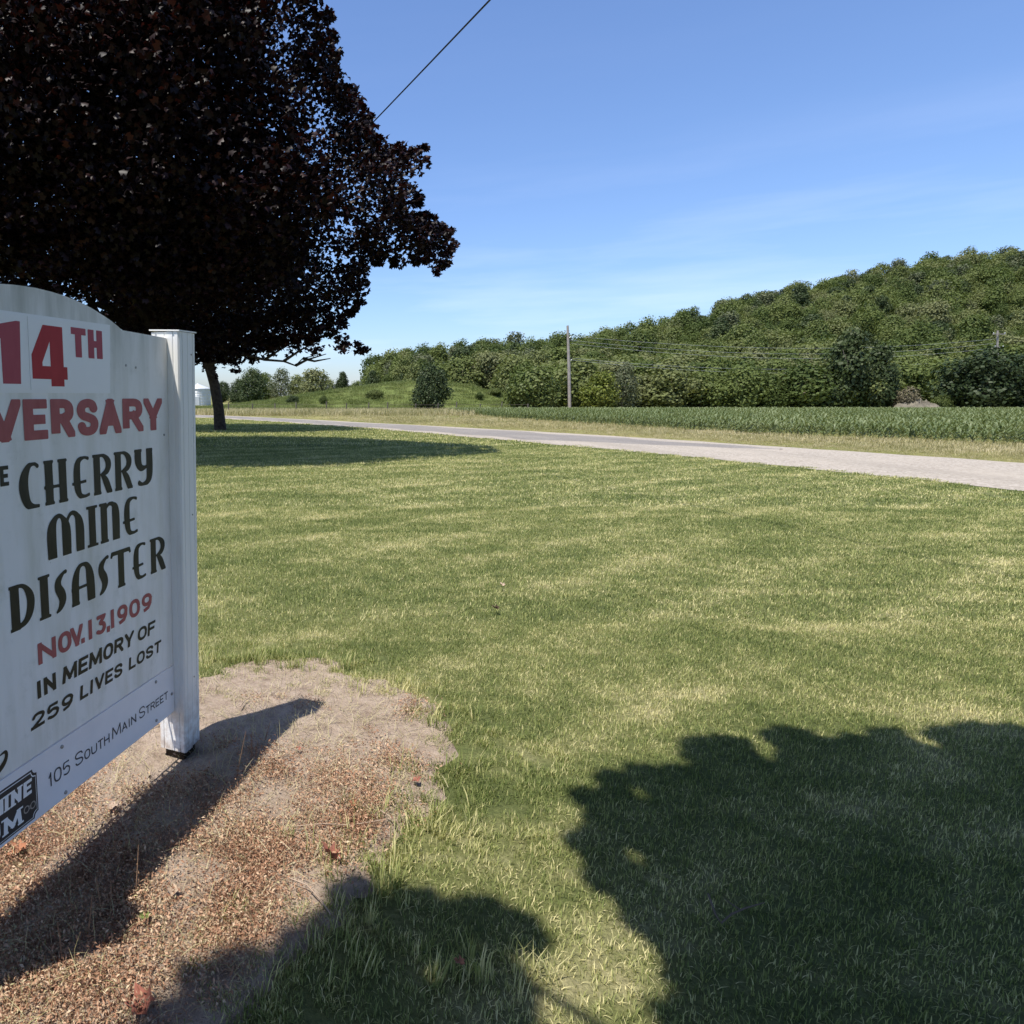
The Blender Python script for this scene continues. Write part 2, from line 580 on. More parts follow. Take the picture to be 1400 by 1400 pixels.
M['wood_dark_leaf'] = foliage('dark_leaf', [(0.0, (0.030, 0.048, 0.016)), (0.5, (0.052, 0.074, 0.024)), (1.0, (0.092, 0.115, 0.04))], 0.55, 0.25, 0.2, None, 0.05, 0.4, 0.4)
M['yellow_leaf'] = foliage('yellow_green_leaf', [(0.0, (0.10, 0.13, 0.02)), (0.5, (0.16, 0.185, 0.03)), (1.0, (0.24, 0.245, 0.05))], 0.55, 0.25, 0.25, None, 0.3, 0.6, 0.2)
M['grey_leaf'] = foliage('grey_green_leaf', [(0.0, (0.075, 0.092, 0.042)), (0.5, (0.115, 0.130, 0.064)), (1.0, (0.165, 0.172, 0.098))], 0.55, 0.25, 0.2, None, 0.3, 0.5, 0.3)
M['corn'] = foliage('corn_leaf', [(0.0, (0.080, 0.112, 0.042)), (0.5, (0.140, 0.178, 0.074)), (1.0, (0.24, 0.275, 0.145))], 0.45, 0.25, 0.3, None, 0.2, 0.7, 0.3)
M['straw'] = foliage('dry_verge_grass', [(0.0, (0.14, 0.16, 0.05)), (0.4, (0.31, 0.285, 0.125)), (0.7, (0.47, 0.41, 0.235)), (1.0, (0.60, 0.52, 0.34))], 0.6, 0.25, 0.25, None, 0.35, 0.6, 0.35)
M['litter'] = foliage('dry_weed_litter', [(0.0, (0.17, 0.085, 0.052)), (0.35, (0.35, 0.19, 0.115)), (0.65, (0.49, 0.32, 0.21)), (0.88, (0.58, 0.46, 0.32)), (1.0, (0.46, 0.42, 0.22))], 0.7, 0.2, 0.1, (1, 0.8, 0.6), 2.2, 0.75, 0.25)
M['dead_leaf'] = plain('dead_leaf', (0.30, 0.13, 0.07), 0.7, 0.25, 0.35, 40, 0.003)
M['dead_leaf_red'] = plain('dead_leaf_red', (0.25, 0.095, 0.065), 0.7, 0.25, 0.35, 40, 0.003)
M['pale_leaf'] = plain('pale_dry_leaf', (0.36, 0.27, 0.20), 0.7, 0.25, 0.2, 40, 0.003)
M['green_leaf'] = plain('green_fallen_leaf', (0.17, 0.21, 0.06), 0.6, 0.3, 0.2, 40, 0.003)
M['weed'] = plain('dry_weed_stalk', (0.26, 0.16, 0.10), 0.9, 0.15, 0.3, 60)
M['insulator'] = plain('insulator', (0.55, 0.56, 0.58), 0.3, 0.5, 0.1, 5)


def scatter(name, variants, P, rot, scl, idx, mat, label, more=None):
    """ONE stuff object: its mesh holds the few variant pieces and the points; geometry nodes put the pieces on the points.
    variants: list of (V, F, tone) with triangle or quad arrays of one width"""
    Vs, Fs, tones, ids = [], [], [], []
    b = 0
    for k, (V, F, T) in enumerate(variants):
        Vs.append(V); Fs.append(np.asarray(F) + b); tones.append(T); ids.append(np.full(len(V), k)); b += len(V)
    nv = b
    Vs.append(P); ids.append(np.full(len(P), -1)); tones.append(np.zeros(len(P)))
    V = np.vstack(Vs); F = np.vstack(Fs)
    me = np_mesh(name, V, F)
    me.materials.append(mat)
    if more:                       # more: {variant: material}
        mi = np.zeros(len(F), np.int32); st = 0
        for k, (V_, F_, T_) in enumerate(variants):
            if k in more:
                me.materials.append(more[k]); mi[st:st + len(F_)] = len(me.materials) - 1
            st += len(F_)
        me.polygons.foreach_set('material_index', mi)
    def attr(n, t, data, w):
        a = me.attributes.new(n, t, 'POINT')
        a.data.foreach_set('vector' if w == 3 else 'value', np.ascontiguousarray(data).ravel())
    attr('variant', 'INT', np.concatenate(ids).astype(np.int32), 1)
    attr('tone', 'FLOAT', np.concatenate(tones).astype(np.float32), 1)
    attr('rot', 'FLOAT_VECTOR', np.vstack([np.zeros((nv, 3)), rot]).astype(np.float32), 3)
    sc3 = np.asarray(scl, float)
    if sc3.ndim == 1:
        sc3 = np.repeat(sc3[:, None], 3, 1)
    attr('scl', 'FLOAT_VECTOR', np.vstack([np.ones((nv, 3)), sc3]).astype(np.float32), 3)
    attr('pick', 'INT', np.concatenate([np.zeros(nv), idx]).astype(np.int32), 1)
    o = bpy.data.objects.new(name, me); COL.objects.link(o)
    g = bpy.data.node_groups.new(name + '_nodes', 'GeometryNodeTree')
    g.interface.new_socket('Geometry', in_out='INPUT', socket_type='NodeSocketGeometry')
    g.interface.new_socket('Geometry', in_out='OUTPUT', socket_type='NodeSocketGeometry')
    gi = g.nodes.new('NodeGroupInput'); go = g.nodes.new('NodeGroupOutput')
    def named(n, t):
        a = g.nodes.new('GeometryNodeInputNamedAttribute'); a.data_type = t; a.inputs['Name'].default_value = n
        return a.outputs['Attribute']
    cmp_ = g.nodes.new('FunctionNodeCompare'); cmp_.data_type = 'INT'; cmp_.operation = 'LESS_THAN'
    var = named('variant', 'INT')
    ia = [s for s in cmp_.inputs if s.type == 'INT']
    g.links.new(var, ia[0]); ia[1].default_value = 0
    sep = g.nodes.new('GeometryNodeSeparateGeometry'); sep.domain = 'POINT'
    g.links.new(gi.outputs[0], sep.inputs['Geometry']); g.links.new(cmp_.outputs['Result'], sep.inputs['Selection'])
    spl = g.nodes.new('GeometryNodeSplitToInstances'); spl.domain = 'POINT'
    g.links.new(sep.outputs['Inverted'], spl.inputs['Geometry']); g.links.new(named('variant', 'INT'), spl.inputs['Group ID'])
    iop = g.nodes.new('GeometryNodeInstanceOnPoints')
    g.links.new(sep.outputs['Selection'], iop.inputs['Points'])
    g.links.new(spl.outputs['Instances'], iop.inputs['Instance'])
    iop.inputs['Pick Instance'].default_value = True
    g.links.new(named('pick', 'INT'), iop.inputs['Instance Index'])
    e2r = g.nodes.new('FunctionNodeEulerToRotation')
    g.links.new(named('rot', 'FLOAT_VECTOR'), e2r.inputs[0])
    g.links.new(e2r.outputs[0], iop.inputs['Rotation'])
    g.links.new(named('scl', 'FLOAT_VECTOR'), iop.inputs['Scale'])
    g.links.new(iop.outputs['Instances'], go.inputs[0])
    md = o.modifiers.new('scatter', 'NODES'); md.node_group = g
    kind(o, 'stuff', label)
    return o


def spin(n, tilt=0.15):
    return np.stack([rng.uniform(-tilt, tilt, n), rng.uniform(-tilt, tilt, n), rng.uniform(0, 2 * math.pi, n)], 1)


# ------------------------------------------------------------------ the setting
def axis_lines(lo, hi, fine_lo, fine_hi, step):
    a = np.arange(fine_lo, fine_hi + step, step)
    out = []
    d = step; q = fine_lo
    while q > lo:
        d *= 1.35; q -= d; out.append(max(q, lo))
    pre = out[::-1]; out = []
    d = step; q = a[-1]
    while q < hi:
        d *= 1.35; q += d; out.append(min(q, hi))
    return np.concatenate([pre, a, out])


def sheet(name, mat, fn_z, xs, ys, smooth=True):
    X, Y = np.meshgrid(xs, ys)
    V = np.stack([X.ravel(), Y.ravel(), fn_z(X, Y).ravel()], 1)
    nx, ny = len(xs), len(ys)
    i = np.arange(nx - 1); j = np.arange(ny - 1)
    I, J = np.meshgrid(i, j)
    a = (J * nx + I).ravel()
    F = np.stack([a, a + 1, a + nx + 1, a + nx], 1)
    return mesh_obj(name, np_mesh(name, V, F, smooth), mat)


kind(sheet('ground', M['rough'], lambda X, Y: terrain(Y) - 0.012 - np.where((Y < 40) & (X < 5) & (X > -80), 0.3, 0.0), axis_lines(-6000, 6000, -100, 200, 10), axis_lines(-6000, 6000, -40, 140, 3)), 'structure')

NEAR = catmull([(13.9, -30), (13.7, -8), (13.4, 2), (12.95, 6.5), (12.4, 10.85), (11.25, 15.75), (10.3, 18.9), (7.5, 26.9), (3.3, 36.5), (-3.3, 47.5), (-14, 56.5), (-35, 66), (-90, 76)], 8)
FAR = catmull([(20.2, -30), (19.9, -8), (19.5, 2), (18.95, 7.4), (18.3, 12), (17.4, 15.6), (15.9, 20.0), (13.6, 26.0), (9.4, 34.2), (-3.3, 54.5), (-14, 63.2), (-35, 72.5), (-90, 82.5)], 8)
wob = lambda n_, a: a * (np.sin(np.arange(n_) * 1.7) * 0.5 + rng.uniform(-1, 1, n_) * 0.7)
NEAR[:, 0] += wob(len(NEAR), 0.10); FAR[:, 0] += wob(len(FAR), 0.12)


def strip(name, A, B, mat, dz, cols=6):
    V = []; F = []
    for i in range(len(A)):
        for k in range(cols + 1):
            t = k / cols
            p = A[i] * (1 - t) + B[i] * t
            V.append((p[0], p[1], float(terrain(p[1])) + dz + 0.02 * math.sin(math.pi * t) * (1 if dz > 0.003 else 0)))
    for i in range(len(A) - 1):
        for k in range(cols):
            a = i * (cols + 1) + k
            F.append((a, a + 1, a + cols + 2, a + cols + 1))
    o = mesh_obj(name, np_mesh(name, np.array(V), np.array(F), True), mat)
    return kind(o, 'structure')


strip('gravel_road', NEAR, FAR, M['gravel'], 0.006)
k0 = 47   # the asphalt surface starts ragged and runs off to the left
A_, B_ = [], []
for i in range(k0, len(NEAR)):
    t = min(1.0, (i - k0) / 6.0)
    lo = 0.80 - 0.66 * t ** 0.6 + 0.02 * math.sin(i * 2.1)
    hi = 0.84 + 0.03 * math.sin(i * 1.3)
    A_.append(NEAR[i] * (1 - lo) + FAR[i] * lo); B_.append(NEAR[i] * (1 - hi) + FAR[i] * hi)
strip('asphalt_road', np.array(A_), np.array(B_), M['asphalt'], 0.014)

# bare earth round the sign: worn hollow under the board, low hump beside it
_u = np.array([math.sin(R(25.2)), math.cos(R(25.2))]); _n = np.array([math.cos(R(25.2)), -math.sin(R(25.2))])


def soil_z(X, Y):
    X = np.asarray(X, float); Y = np.asarray(Y, float)
    dx, dy = X + 0.315, Y - 2.700
    perp = dx * _n[0] + dy * _n[1]; along = -(dx * _u[0] + dy * _u[1])
    z = np.where(perp > 0, -0.045 + 0.070 * sstep(0.02, 0.27, perp) - 0.025 * sstep(0.32, 0.65, perp), -0.045 * sstep(-0.42, -0.06, perp))
    z = z * sstep(-0.34, -0.10, along) * (1 - sstep(1.55, 1.95, along))
    return z


DIRT_PX = [(-700, 985), (-200, 930), (120, 925), (285, 926), (330, 912), (440, 902), (470, 925), (520, 935), (575, 958), (612, 1000), (585, 1045), (588, 1085), (530, 1130), (500, 1180), (462, 1215), (440, 1260), (380, 1300), (330, 1345), (250, 1420), (120, 1560), (-200, 1700), (-900, 1700)]
DIRT = [tuple(ground(x, y)[:2]) for x, y in DIRT_PX]
dsm = catmull(DIRT + [DIRT[0]], 5)[:-1]
dsm = dsm + rng.normal(0, 0.028, dsm.shape)
DIRT_POLY = [tuple(q) for q in dsm]
xs_ = np.linspace(-4.2, 1.2, 150); ys_ = np.linspace(0.6, 4.0, 110)
Xg, Yg = np.meshgrid(xs_, ys_)
inm = inside(DIRT_POLY, Xg, Yg)
dd = np.where(inm, 1, -1) * edge_dist(DIRT_POLY, Xg, Yg)
zz = soil_z(Xg, Yg) + 0.004 + 0.008 * np.clip(dd / 0.15, 0, 1) * (np.sin(Xg * 9 + 1.3 * Yg) * np.sin(Yg * 11 - Xg * 2) * 0.5 + 0.5) + 0.004 * rng.uniform(0, 1, Xg.shape)
keep = dd > -0.03
Vv = np.stack([Xg.ravel(), Yg.ravel(), np.where(keep, zz, soil_z(Xg, Yg) - 0.02).ravel()], 1)
a = (np.arange(len(ys_) - 1)[:, None] * len(xs_) + np.arange(len(xs_) - 1)[None]).ravel()
Fq = np.stack([a, a + 1, a + len(xs_) + 1, a + len(xs_)], 1)
Fq = Fq[keep.ravel()[Fq].any(1)]
kind(mesh_obj('bare_soil', np_mesh('bare_soil', Vv, Fq, True), M['soil']), 'structure')

# lawn sheet: fine in front so that it follows the worn soil
def build_lawn():
    V, F = [], []
    def rows(ys, xl, xr, cols):
        b = len(V)
        for y in ys:
            l_, r_ = xl(y), xr(y)
            for k in range(cols + 1):
                V.append((l_ + (r_ - l_) * k / cols, y, float(terrain(y))))
        for i in range(len(ys) - 1):
            for k in range(cols):
                q = b + i * (cols + 1) + k
                F.append((q, q + 1, q + cols + 2, q + cols + 1))
    ne = lambda y: float(np.interp(y, NEAR[:, 1], NEAR[:, 0])) + 0.35
    far_l = lambda y: -95.0
    ylo = [q for q in NEAR[:, 1] if q < 0.5] + [0.5]; yhi = [4.5] + [q for q in NEAR[:, 1] if q > 4.5]
    rows(ylo, far_l, ne, 10); rows(yhi, far_l, ne, 10)
    ym = list(np.linspace(0.5, 4.5, 9))
    rows(ym, far_l, lambda y: -4.5, 6); rows(ym, lambda y: 1.5, ne, 8)
    xs, ys = np.linspace(-4.5, 1.5, 121), np.linspace(0.5, 4.5, 81)
    X, Y = np.meshgrid(xs, ys)
    Z = np.where(inside(DIRT_POLY, X, Y) | (edge_dist(DIRT_POLY, X, Y) < 0.06), soil_z(X, Y) - 0.012, 0.0)
    b = len(V)
    V.extend(zip(X.ravel(), Y.ravel(), Z.ravel()))
    for j in range(80):
        for i in range(120):
            q = b + j * 121 + i
            F.append((q, q + 1, q + 122, q + 121))
    return np.array(V), np.array(F)
lv_, lf_ = build_lawn()
kind(mesh_obj('lawn', np_mesh('lawn', lv_, lf_, True), M['lawn']), 'structure')

# field, field track, knoll, hill
CORN = [(25.2, 10), (24.6, 15), (23.0, 20.3), (19.2, 26.9), (17.4, 36.7), (16.6, 46), (18.6, 65), (27.5, 88), (150, 88), (150, 10)]
m_ = MB(); m_.add([(x, y, float(terrain(y)) - 0.006) for x, y in CORN], [tuple(range(len(CORN)))[::-1]])
so = m_.build('field_soil', M['soil']); kind(so, 'structure')
tr = np.array([(10.0, 90.5), (27, 89.6), (60, 89.8), (100, 89.4), (150, 89.8), (200, 90)])
strip('field_track', tr - np.array([0, 1.3]), tr + np.array([0, 1.4]), M['gravel'], 0.0, 2)


def knoll_z(X, Y):
    h = np.interp(X, [-12, -4, 3, 8, 14, 20, 24, 29, 34, 39, 44], [0, 0.5, 1.3, 2.2, 3.0, 3.8, 4.3, 4.3, 3.5, 2.2, 0.0])
    prof = sstep(91, 106, Y) * (1 - sstep(108, 128, Y))
    return -0.72 + h * prof + 0.12 * np.sin(X * 0.9) * np.sin(Y * 0.7) * prof
kind(sheet('grassy_knoll', M['knoll'], knoll_z, np.linspace(-14, 46, 61), np.linspace(89, 130, 42)), 'structure')

M['hill_floor'] = plain('hill_floor_green', (0.075, 0.098, 0.03), 0.95, 0.1, 0.3, 0.3, 0.2)
SKY = [(440, 535, 165), (500, 530, 165), (600, 508, 170), (700, 500, 175), (800, 489, 180), (900, 468, 190), (1000, 442, 200), (1100, 416, 210), (1200, 392, 220), (1280, 377, 226), (1340, 371, 230), (1400, 384, 232), (1500, 410, 235), (1700, 470, 240), (2100, 520, 250), (2400, 538, 255)]
RIDGE = np.array([at(x, y, Y) for x, y, Y in SKY])


def hill_z(X, Y):
    zr = np.interp(X, RIDGE[:, 0], RIDGE[:, 2], left=0, right=0)
    yr = np.interp(X, RIDGE[:, 0], RIDGE[:, 1])
    up = np.clip((Y - 97) / (yr - 97), 0, 1)
    prof = np.where(Y < yr, 0.25 * up + 0.75 * up * up * (3 - 2 * up), 1 - sstep(0, 90, Y - yr))
    return np.maximum(zr, 0) * prof - 0.75 + 0.5 * np.sin(X * 0.21 + Y * 0.13) * np.sin(Y * 0.17) * prof * np.clip(zr / 8, 0, 1)
kind(sheet('wooded_hill', M['hill_floor'], hill_z, np.linspace(15, 480, 140), np.linspace(96, 330, 80)), 'structure')


def land_z(X, Y):
    X = np.asarray(X, float); Y = np.asarray(Y, float)
    z = terrain(Y) - 0.012
    k = np.where((X > -14) & (X < 46) & (Y > 89) & (Y < 130), knoll_z(X, Y), -9)
    h = np.where((X > 15) & (Y > 96), hill_z(X, Y), -9)
    return np.maximum(z, np.maximum(k, h))


# ------------------------------------------------------------------ the sign
SA = R(25.2)
sign = empty('memorial_sign', (-0.315, 2.700, 0.0), R(90) - SA)
tag(sign, 'white arched memorial signboard on two clad posts with red and black lettering', 'sign')
W_S = 1.42
arch = [(0.0, 1.718), (0.29, 1.724), (0.35, 1.749), (0.42, 1.770), (0.474, 1.784), (0.55, 1.797), (0.628, 1.805), (0.71, 1.808)]
half = catmull(arch[1:], 4)
top = [(-0.001, 1.718)] + [(-s_, z_) for s_, z_ in half] + [(-(W_S - s_), z_) for s_, z_ in half[::-1][1:]] + [(-(W_S - 0.001), 1.718)]
poly = top + [(-(W_S - 0.001), 0.398), (-0.001, 0.398)]
mb = MB(); mb.prism([(x, z) for x, z in poly][::-1], 0.0, 0.014)
board = mb.build('signboard', M['board'], sign)
mb = MB(); mb.prism([(-W_S + 0.001, 0.190), (-0.002, 0.190), (-0.002, 0.3935), (-W_S + 0.001, 0.3935)], -0.0035, 0.010)
addr = mb.build('address_board', M['address'], sign)
addr['label'] = 'narrow white address board under the main signboard'
# the trim strip with nail slots that hangs behind the lower edge
mb = MB()
zf = 0.176
mb.box(-W_S, 0.0, 0.0102, 0.0130, zf, 0.260)
mb.box(-W_S, 0.0, 0.0130, 0.0200, zf, zf + 0.002)
mb.box(-W_S, 0.0, 0.0340, 0.0410, zf, zf + 0.002)
xk = -W_S
while xk < -0.012:
    mb.box(xk, xk + 0.011, 0.0200, 0.0340, zf, zf + 0.002); xk += 0.038
mb.build('nail_strip', M['vinyl'], sign)


def post_section(w=0.127, g=0.0026):
    """square clad section with shallow grooves and rounded corners, x 0..w, y 0..w"""
    c = 0.006
    side = [(c, 0), (0.020, 0), (0.022, g), (0.027, g), (0.029, 0), (0.060, 0), (0.0615, g * 0.7), (0.0655, g * 0.7), (0.067, 0), (0.098, 0), (0.100, g), (0.105, g), (0.107, 0), (w - c, 0)]
    pts = []
    for k in range(4):
        for (t, d) in side:
            x, y = t - w / 2, d - w / 2
            for _ in range(k):
                x, y = -y, x
            pts.append((x + w / 2, y + w / 2))
    return pts


def make_post(x_off):
    sec = post_section()
    p0 = empty_part = None
    n = len(sec)
    zb, zt = 0.006, 1.742
    v = [(x + x_off, y - 0.053, zb + (0.006 if x > 0.06 else 0.0)) for x, y in sec] + [(x + x_off, y - 0.053, zt) for x, y in sec]
    f = [(i, (i + 1) % n, n + (i + 1) % n, n + i) for i in range(n)] + [tuple(range(n, 2 * n))]
    m = MB(); m.add(v, f)
    po = m.build('post', M['vinyl'], sign)
    m = MB(); m.box(x_off + 0.018, x_off + 0.109, -0.035, 0.056, -0.14, 0.60)
    m.build('timber_core', M['wood_dark'], po)
    m = MB()
    e = 0.004
    q = [(-e, -0.053 - e), (0.127 + e, -0.053 - e), (0.127 + e, 0.074 + e), (-e, 0.074 + e)]
    m.add([(x + x_off, y, 1.7425 + 0.002 * i) for i, (x, y) in enumerate(q)] + [(x + x_off, y, 1.7475 + 0.002 * i) for i, (x, y) in enumerate(q)],
          [(3, 2, 1, 0), (4, 5, 6, 7), (0, 1, 5, 4), (1, 2, 6, 5), (2, 3, 7, 6), (3, 0, 4, 7)])
    m.build('cap', M['vinyl'], po)
    for zz_, xx_ in ((1.66, 0.093), (1.02, 0.085), (0.32, 0.080)):
        m = MB(); m.tube([(x_off + xx_, -0.0525, zz_), (x_off + xx_, -0.0555, zz_)], 0.0032, 8)
        m.build('nail', M['screw'], po)
    return po


make_post(0.0)
make_post(-W_S - 0.127)

# ---- lettering: strokes -> one filled outline per word
def sdf_strokes(strokes, X, Y):
    F = np.full(X.shape, -1e3)
    for pts, ws, sm, ext in strokes:
        pts = [q for i_, q in enumerate(pts) if i_ == 0 or math.hypot(q[0] - pts[i_ - 1][0], q[1] - pts[i_ - 1][1]) > 1e-4] if not hasattr(ws, '__len__') else pts
        P = np.array(pts, float)
        ws = np.array(ws if hasattr(ws, '__len__') else [ws] * len(P), float)
        if sm:
            Q = catmull(np.column_stack([P, ws]), 6); P, ws = Q[:, :2], Q[:, 2]
        for i in range(len(P) - 1):
            a_, b_ = P[i].copy(), P[i + 1].copy()
            d = b_ - a_; ln = math.hypot(*d) + 1e-9; d = d / ln
            wa, wb = ws[i], ws[i + 1]
            bend0 = bend1 = False
            if i > 0:
                e_ = P[i] - P[i - 1]; bend0 = float(e_ @ d) / (math.hypot(*e_) + 1e-9) < 0.6
            if i < len(P) - 2:
                e_ = P[i + 2] - P[i + 1]; bend1 = float(e_ @ d) / (math.hypot(*e_) + 1e-9) < 0.6
            if i == 0 or bend0:
                k_ = (1.4 if ext == 0.5 and abs(d[0]) > .12 and abs(d[1]) > .3 and (a_[1] < .6 * wa or a_[1] > Y.max() - .6 * wa) else ext) if i == 0 else 0.5
                a_ = a_ - d * k_ * wa; ln += k_ * wa
            if i == len(P) - 2 or bend1:
                k_ = (1.4 if ext == 0.5 and abs(d[0]) > .12 and abs(d[1]) > .3 and (b_[1] < .6 * wb or b_[1] > Y.max() - .6 * wb) else ext) if i == len(P) - 2 else 0.5
                b_ = b_ + d * k_ * wb; ln += k_ * wb
            u_ = (X - a_[0]) * d[0] + (Y - a_[1]) * d[1]
            v_ = np.abs(-(X - a_[0]) * d[1] + (Y - a_[1]) * d[0])
            hw = 0.5 * (wa + (wb - wa) * np.clip(u_ / ln, 0, 1))
            F = np.maximum(F, -np.maximum(np.abs(u_ - ln / 2) - ln / 2, v_ - hw))
            if i > 0 and not bend0:
                F = np.maximum(F, ws[i] / 2 - np.hypot(X - P[i][0], Y - P[i][1]))
    return F


def contour(mb, F, xs, ys, fn):
    """fill F > 0 with polygons; fn maps glyph x,y to local 3D"""
    ny, nx = F.shape
    pos = F > 0
    full = pos[:-1, :-1] & pos[1:, :-1] & pos[:-1, 1:] & pos[1:, 1:]
    some = (pos[:-1, :-1] | pos[1:, :-1] | pos[:-1, 1:] | pos[1:, 1:]) & ~full
    for j in range(ny - 1):
        i = 0
        while i < nx - 1:
            if full[j, i]:
                k = i
                while k < nx - 1 and full[j, k]:
                    k += 1
                mb.add([fn(xs[i], ys[j]), fn(xs[k], ys[j]), fn(xs[k], ys[j + 1]), fn(xs[i], ys[j + 1])], [(0, 1, 2, 3)])
                i = k
            else:
                i += 1
    for j, i in zip(*np.nonzero(some)):
        cs = [(xs[i], ys[j], F[j, i]), (xs[i + 1], ys[j], F[j, i + 1]), (xs[i + 1], ys[j + 1], F[j + 1, i + 1]), (xs[i], ys[j + 1], F[j + 1, i])]
        out = []
        for k in range(4):
            p_, q_ = cs[k], cs[(k + 1) % 4]
            if p_[2] > 0:
                out.append(p_[:2])
            if (p_[2] > 0) != (q_[2] > 0):
                t = p_[2] / (p_[2] - q_[2])
                out.append((p_[0] + t * (q_[0] - p_[0]), p_[1] + t * (q_[1] - p_[1])))
        if len(out) >= 3:
            mb.add([fn(*o_) for o_ in out], [tuple(range(len(out)))])


def ell(cx, cy, rx, ry, a0, a1, n=16, p=1.0):
    o_ = []
    for k in range(n + 1):
        t = R(a0 + (a1 - a0) * k / n)
        c_, s_ = math.cos(t), math.sin(t)
        o_.append((cx + rx * math.copysign(abs(c_) ** p, c_), cy + ry * math.copysign(abs(s_) ** p, s_)))
    return o_


S_PTS = [(.95, .78), (.82, .95), (.5, 1), (.17, .94), (.03, .76), (.16, .58), (.5, .5), (.85, .41), (.97, .24), (.83, .06), (.5, 0), (.17, .05), (.04, .22)]
SANS = {   # centre lines inside the unit box
    'A': [[(0, 0), (.5, 1), (1, 0)], [(.22, .30), (.78, .30)]],
    'C': [ell(.5, .5, .5, .5, 45, 315, 18, .8)],
    'D': [[(0, 0), (0, 1), (.4, 1)] + ell(.4, .5, .6, .5, 88, -88, 12, .8) + [(0, 0)]],
    'E': [[(1, 1), (0, 1), (0, 0), (1, 0)], [(0, .5), (.85, .5)]],
    'F': [[(1, 1), (0, 1), (0, 0)], [(0, .48), (.85, .48)]],
    'H': [[(0, 0), (0, 1)], [(1, 0), (1, 1)], [(0, .5), (1, .5)]],
    'I': [[(.5, 0), (.5, 1)]],
    'L': [[(0, 1), (0, 0), (1, 0)]],
    'M': [[(0, 0), (.06, 1), (.5, .15), (.94, 1), (1, 0)]],
    'N': [[(0, 0), (0, 1), (1, 0), (1, 1)]],
    'O': [ell(.5, .5, .5, .5, 0, 360, 28, .85)],
    '0': [ell(.5, .5, .5, .5, 0, 360, 28, .85)],
    'R': [[(0, 0), (0, 1), (.5, 1)] + ell(.5, .75, .45, .25, 88, -88, 10, .8) + [(0, .5)], [(.5, .5), (1, 0)]],
    'S': [S_PTS],
    'T': [[(0, 1), (1, 1)], [(.5, 1), (.5, 0)]],
    'U': [[(0, 1), (0, .35)] + ell(.5, .35, .5, .35, 180, 360, 12, .8) + [(1, 1)]],
    'V': [[(0, 1), (.5, 0), (1, 1)]],
    'Y': [[(0, 1), (.5, .42), (1, 1)], [(.5, .45), (.5, 0)]],
    '1': [[(.62, 0), (.62, 1)], [(.62, .98), (.12, .72)]],
    'l': [[(.5, 0), (.5, 1)]],
    '2': [[(.03, .74), (.2, .96), (.55, 1), (.9, .88), (.93, .66), (.7, .42), (.3, .18), (.02, 0)], [(0, 0), (1, 0)]],
    '3': [[(.05, 1), (.95, 1), (.5, .62), (.85, .5), (.97, .28), (.8, .05), (.45, 0), (.05, .1)]],
    '4': [[(.72, 0), (.72, 1), (.0, .30), (1, .30)]],
    '5': [[(.92, 1), (.15, 1), (.08, .55), (.5, .64), (.88, .5), (.95, .28), (.8, .06), (.45, 0), (.05, .1)]],
    '9': [ell(.5, .68, .45, .32, 0, 360, 20, .9), [(.95, .68), (.9, .35), (.65, .08), (.25, 0)]],
    '.': [[(.5, .0), (.5, .06)]],
    ',': [[(.6, .08), (.5, -.02), (.3, -.16)]],
}
TK = .255
SF = .07
def srf(x, y, l=.2):
    return ([(x - l, y), (x + l, y)], SF, False, 0)
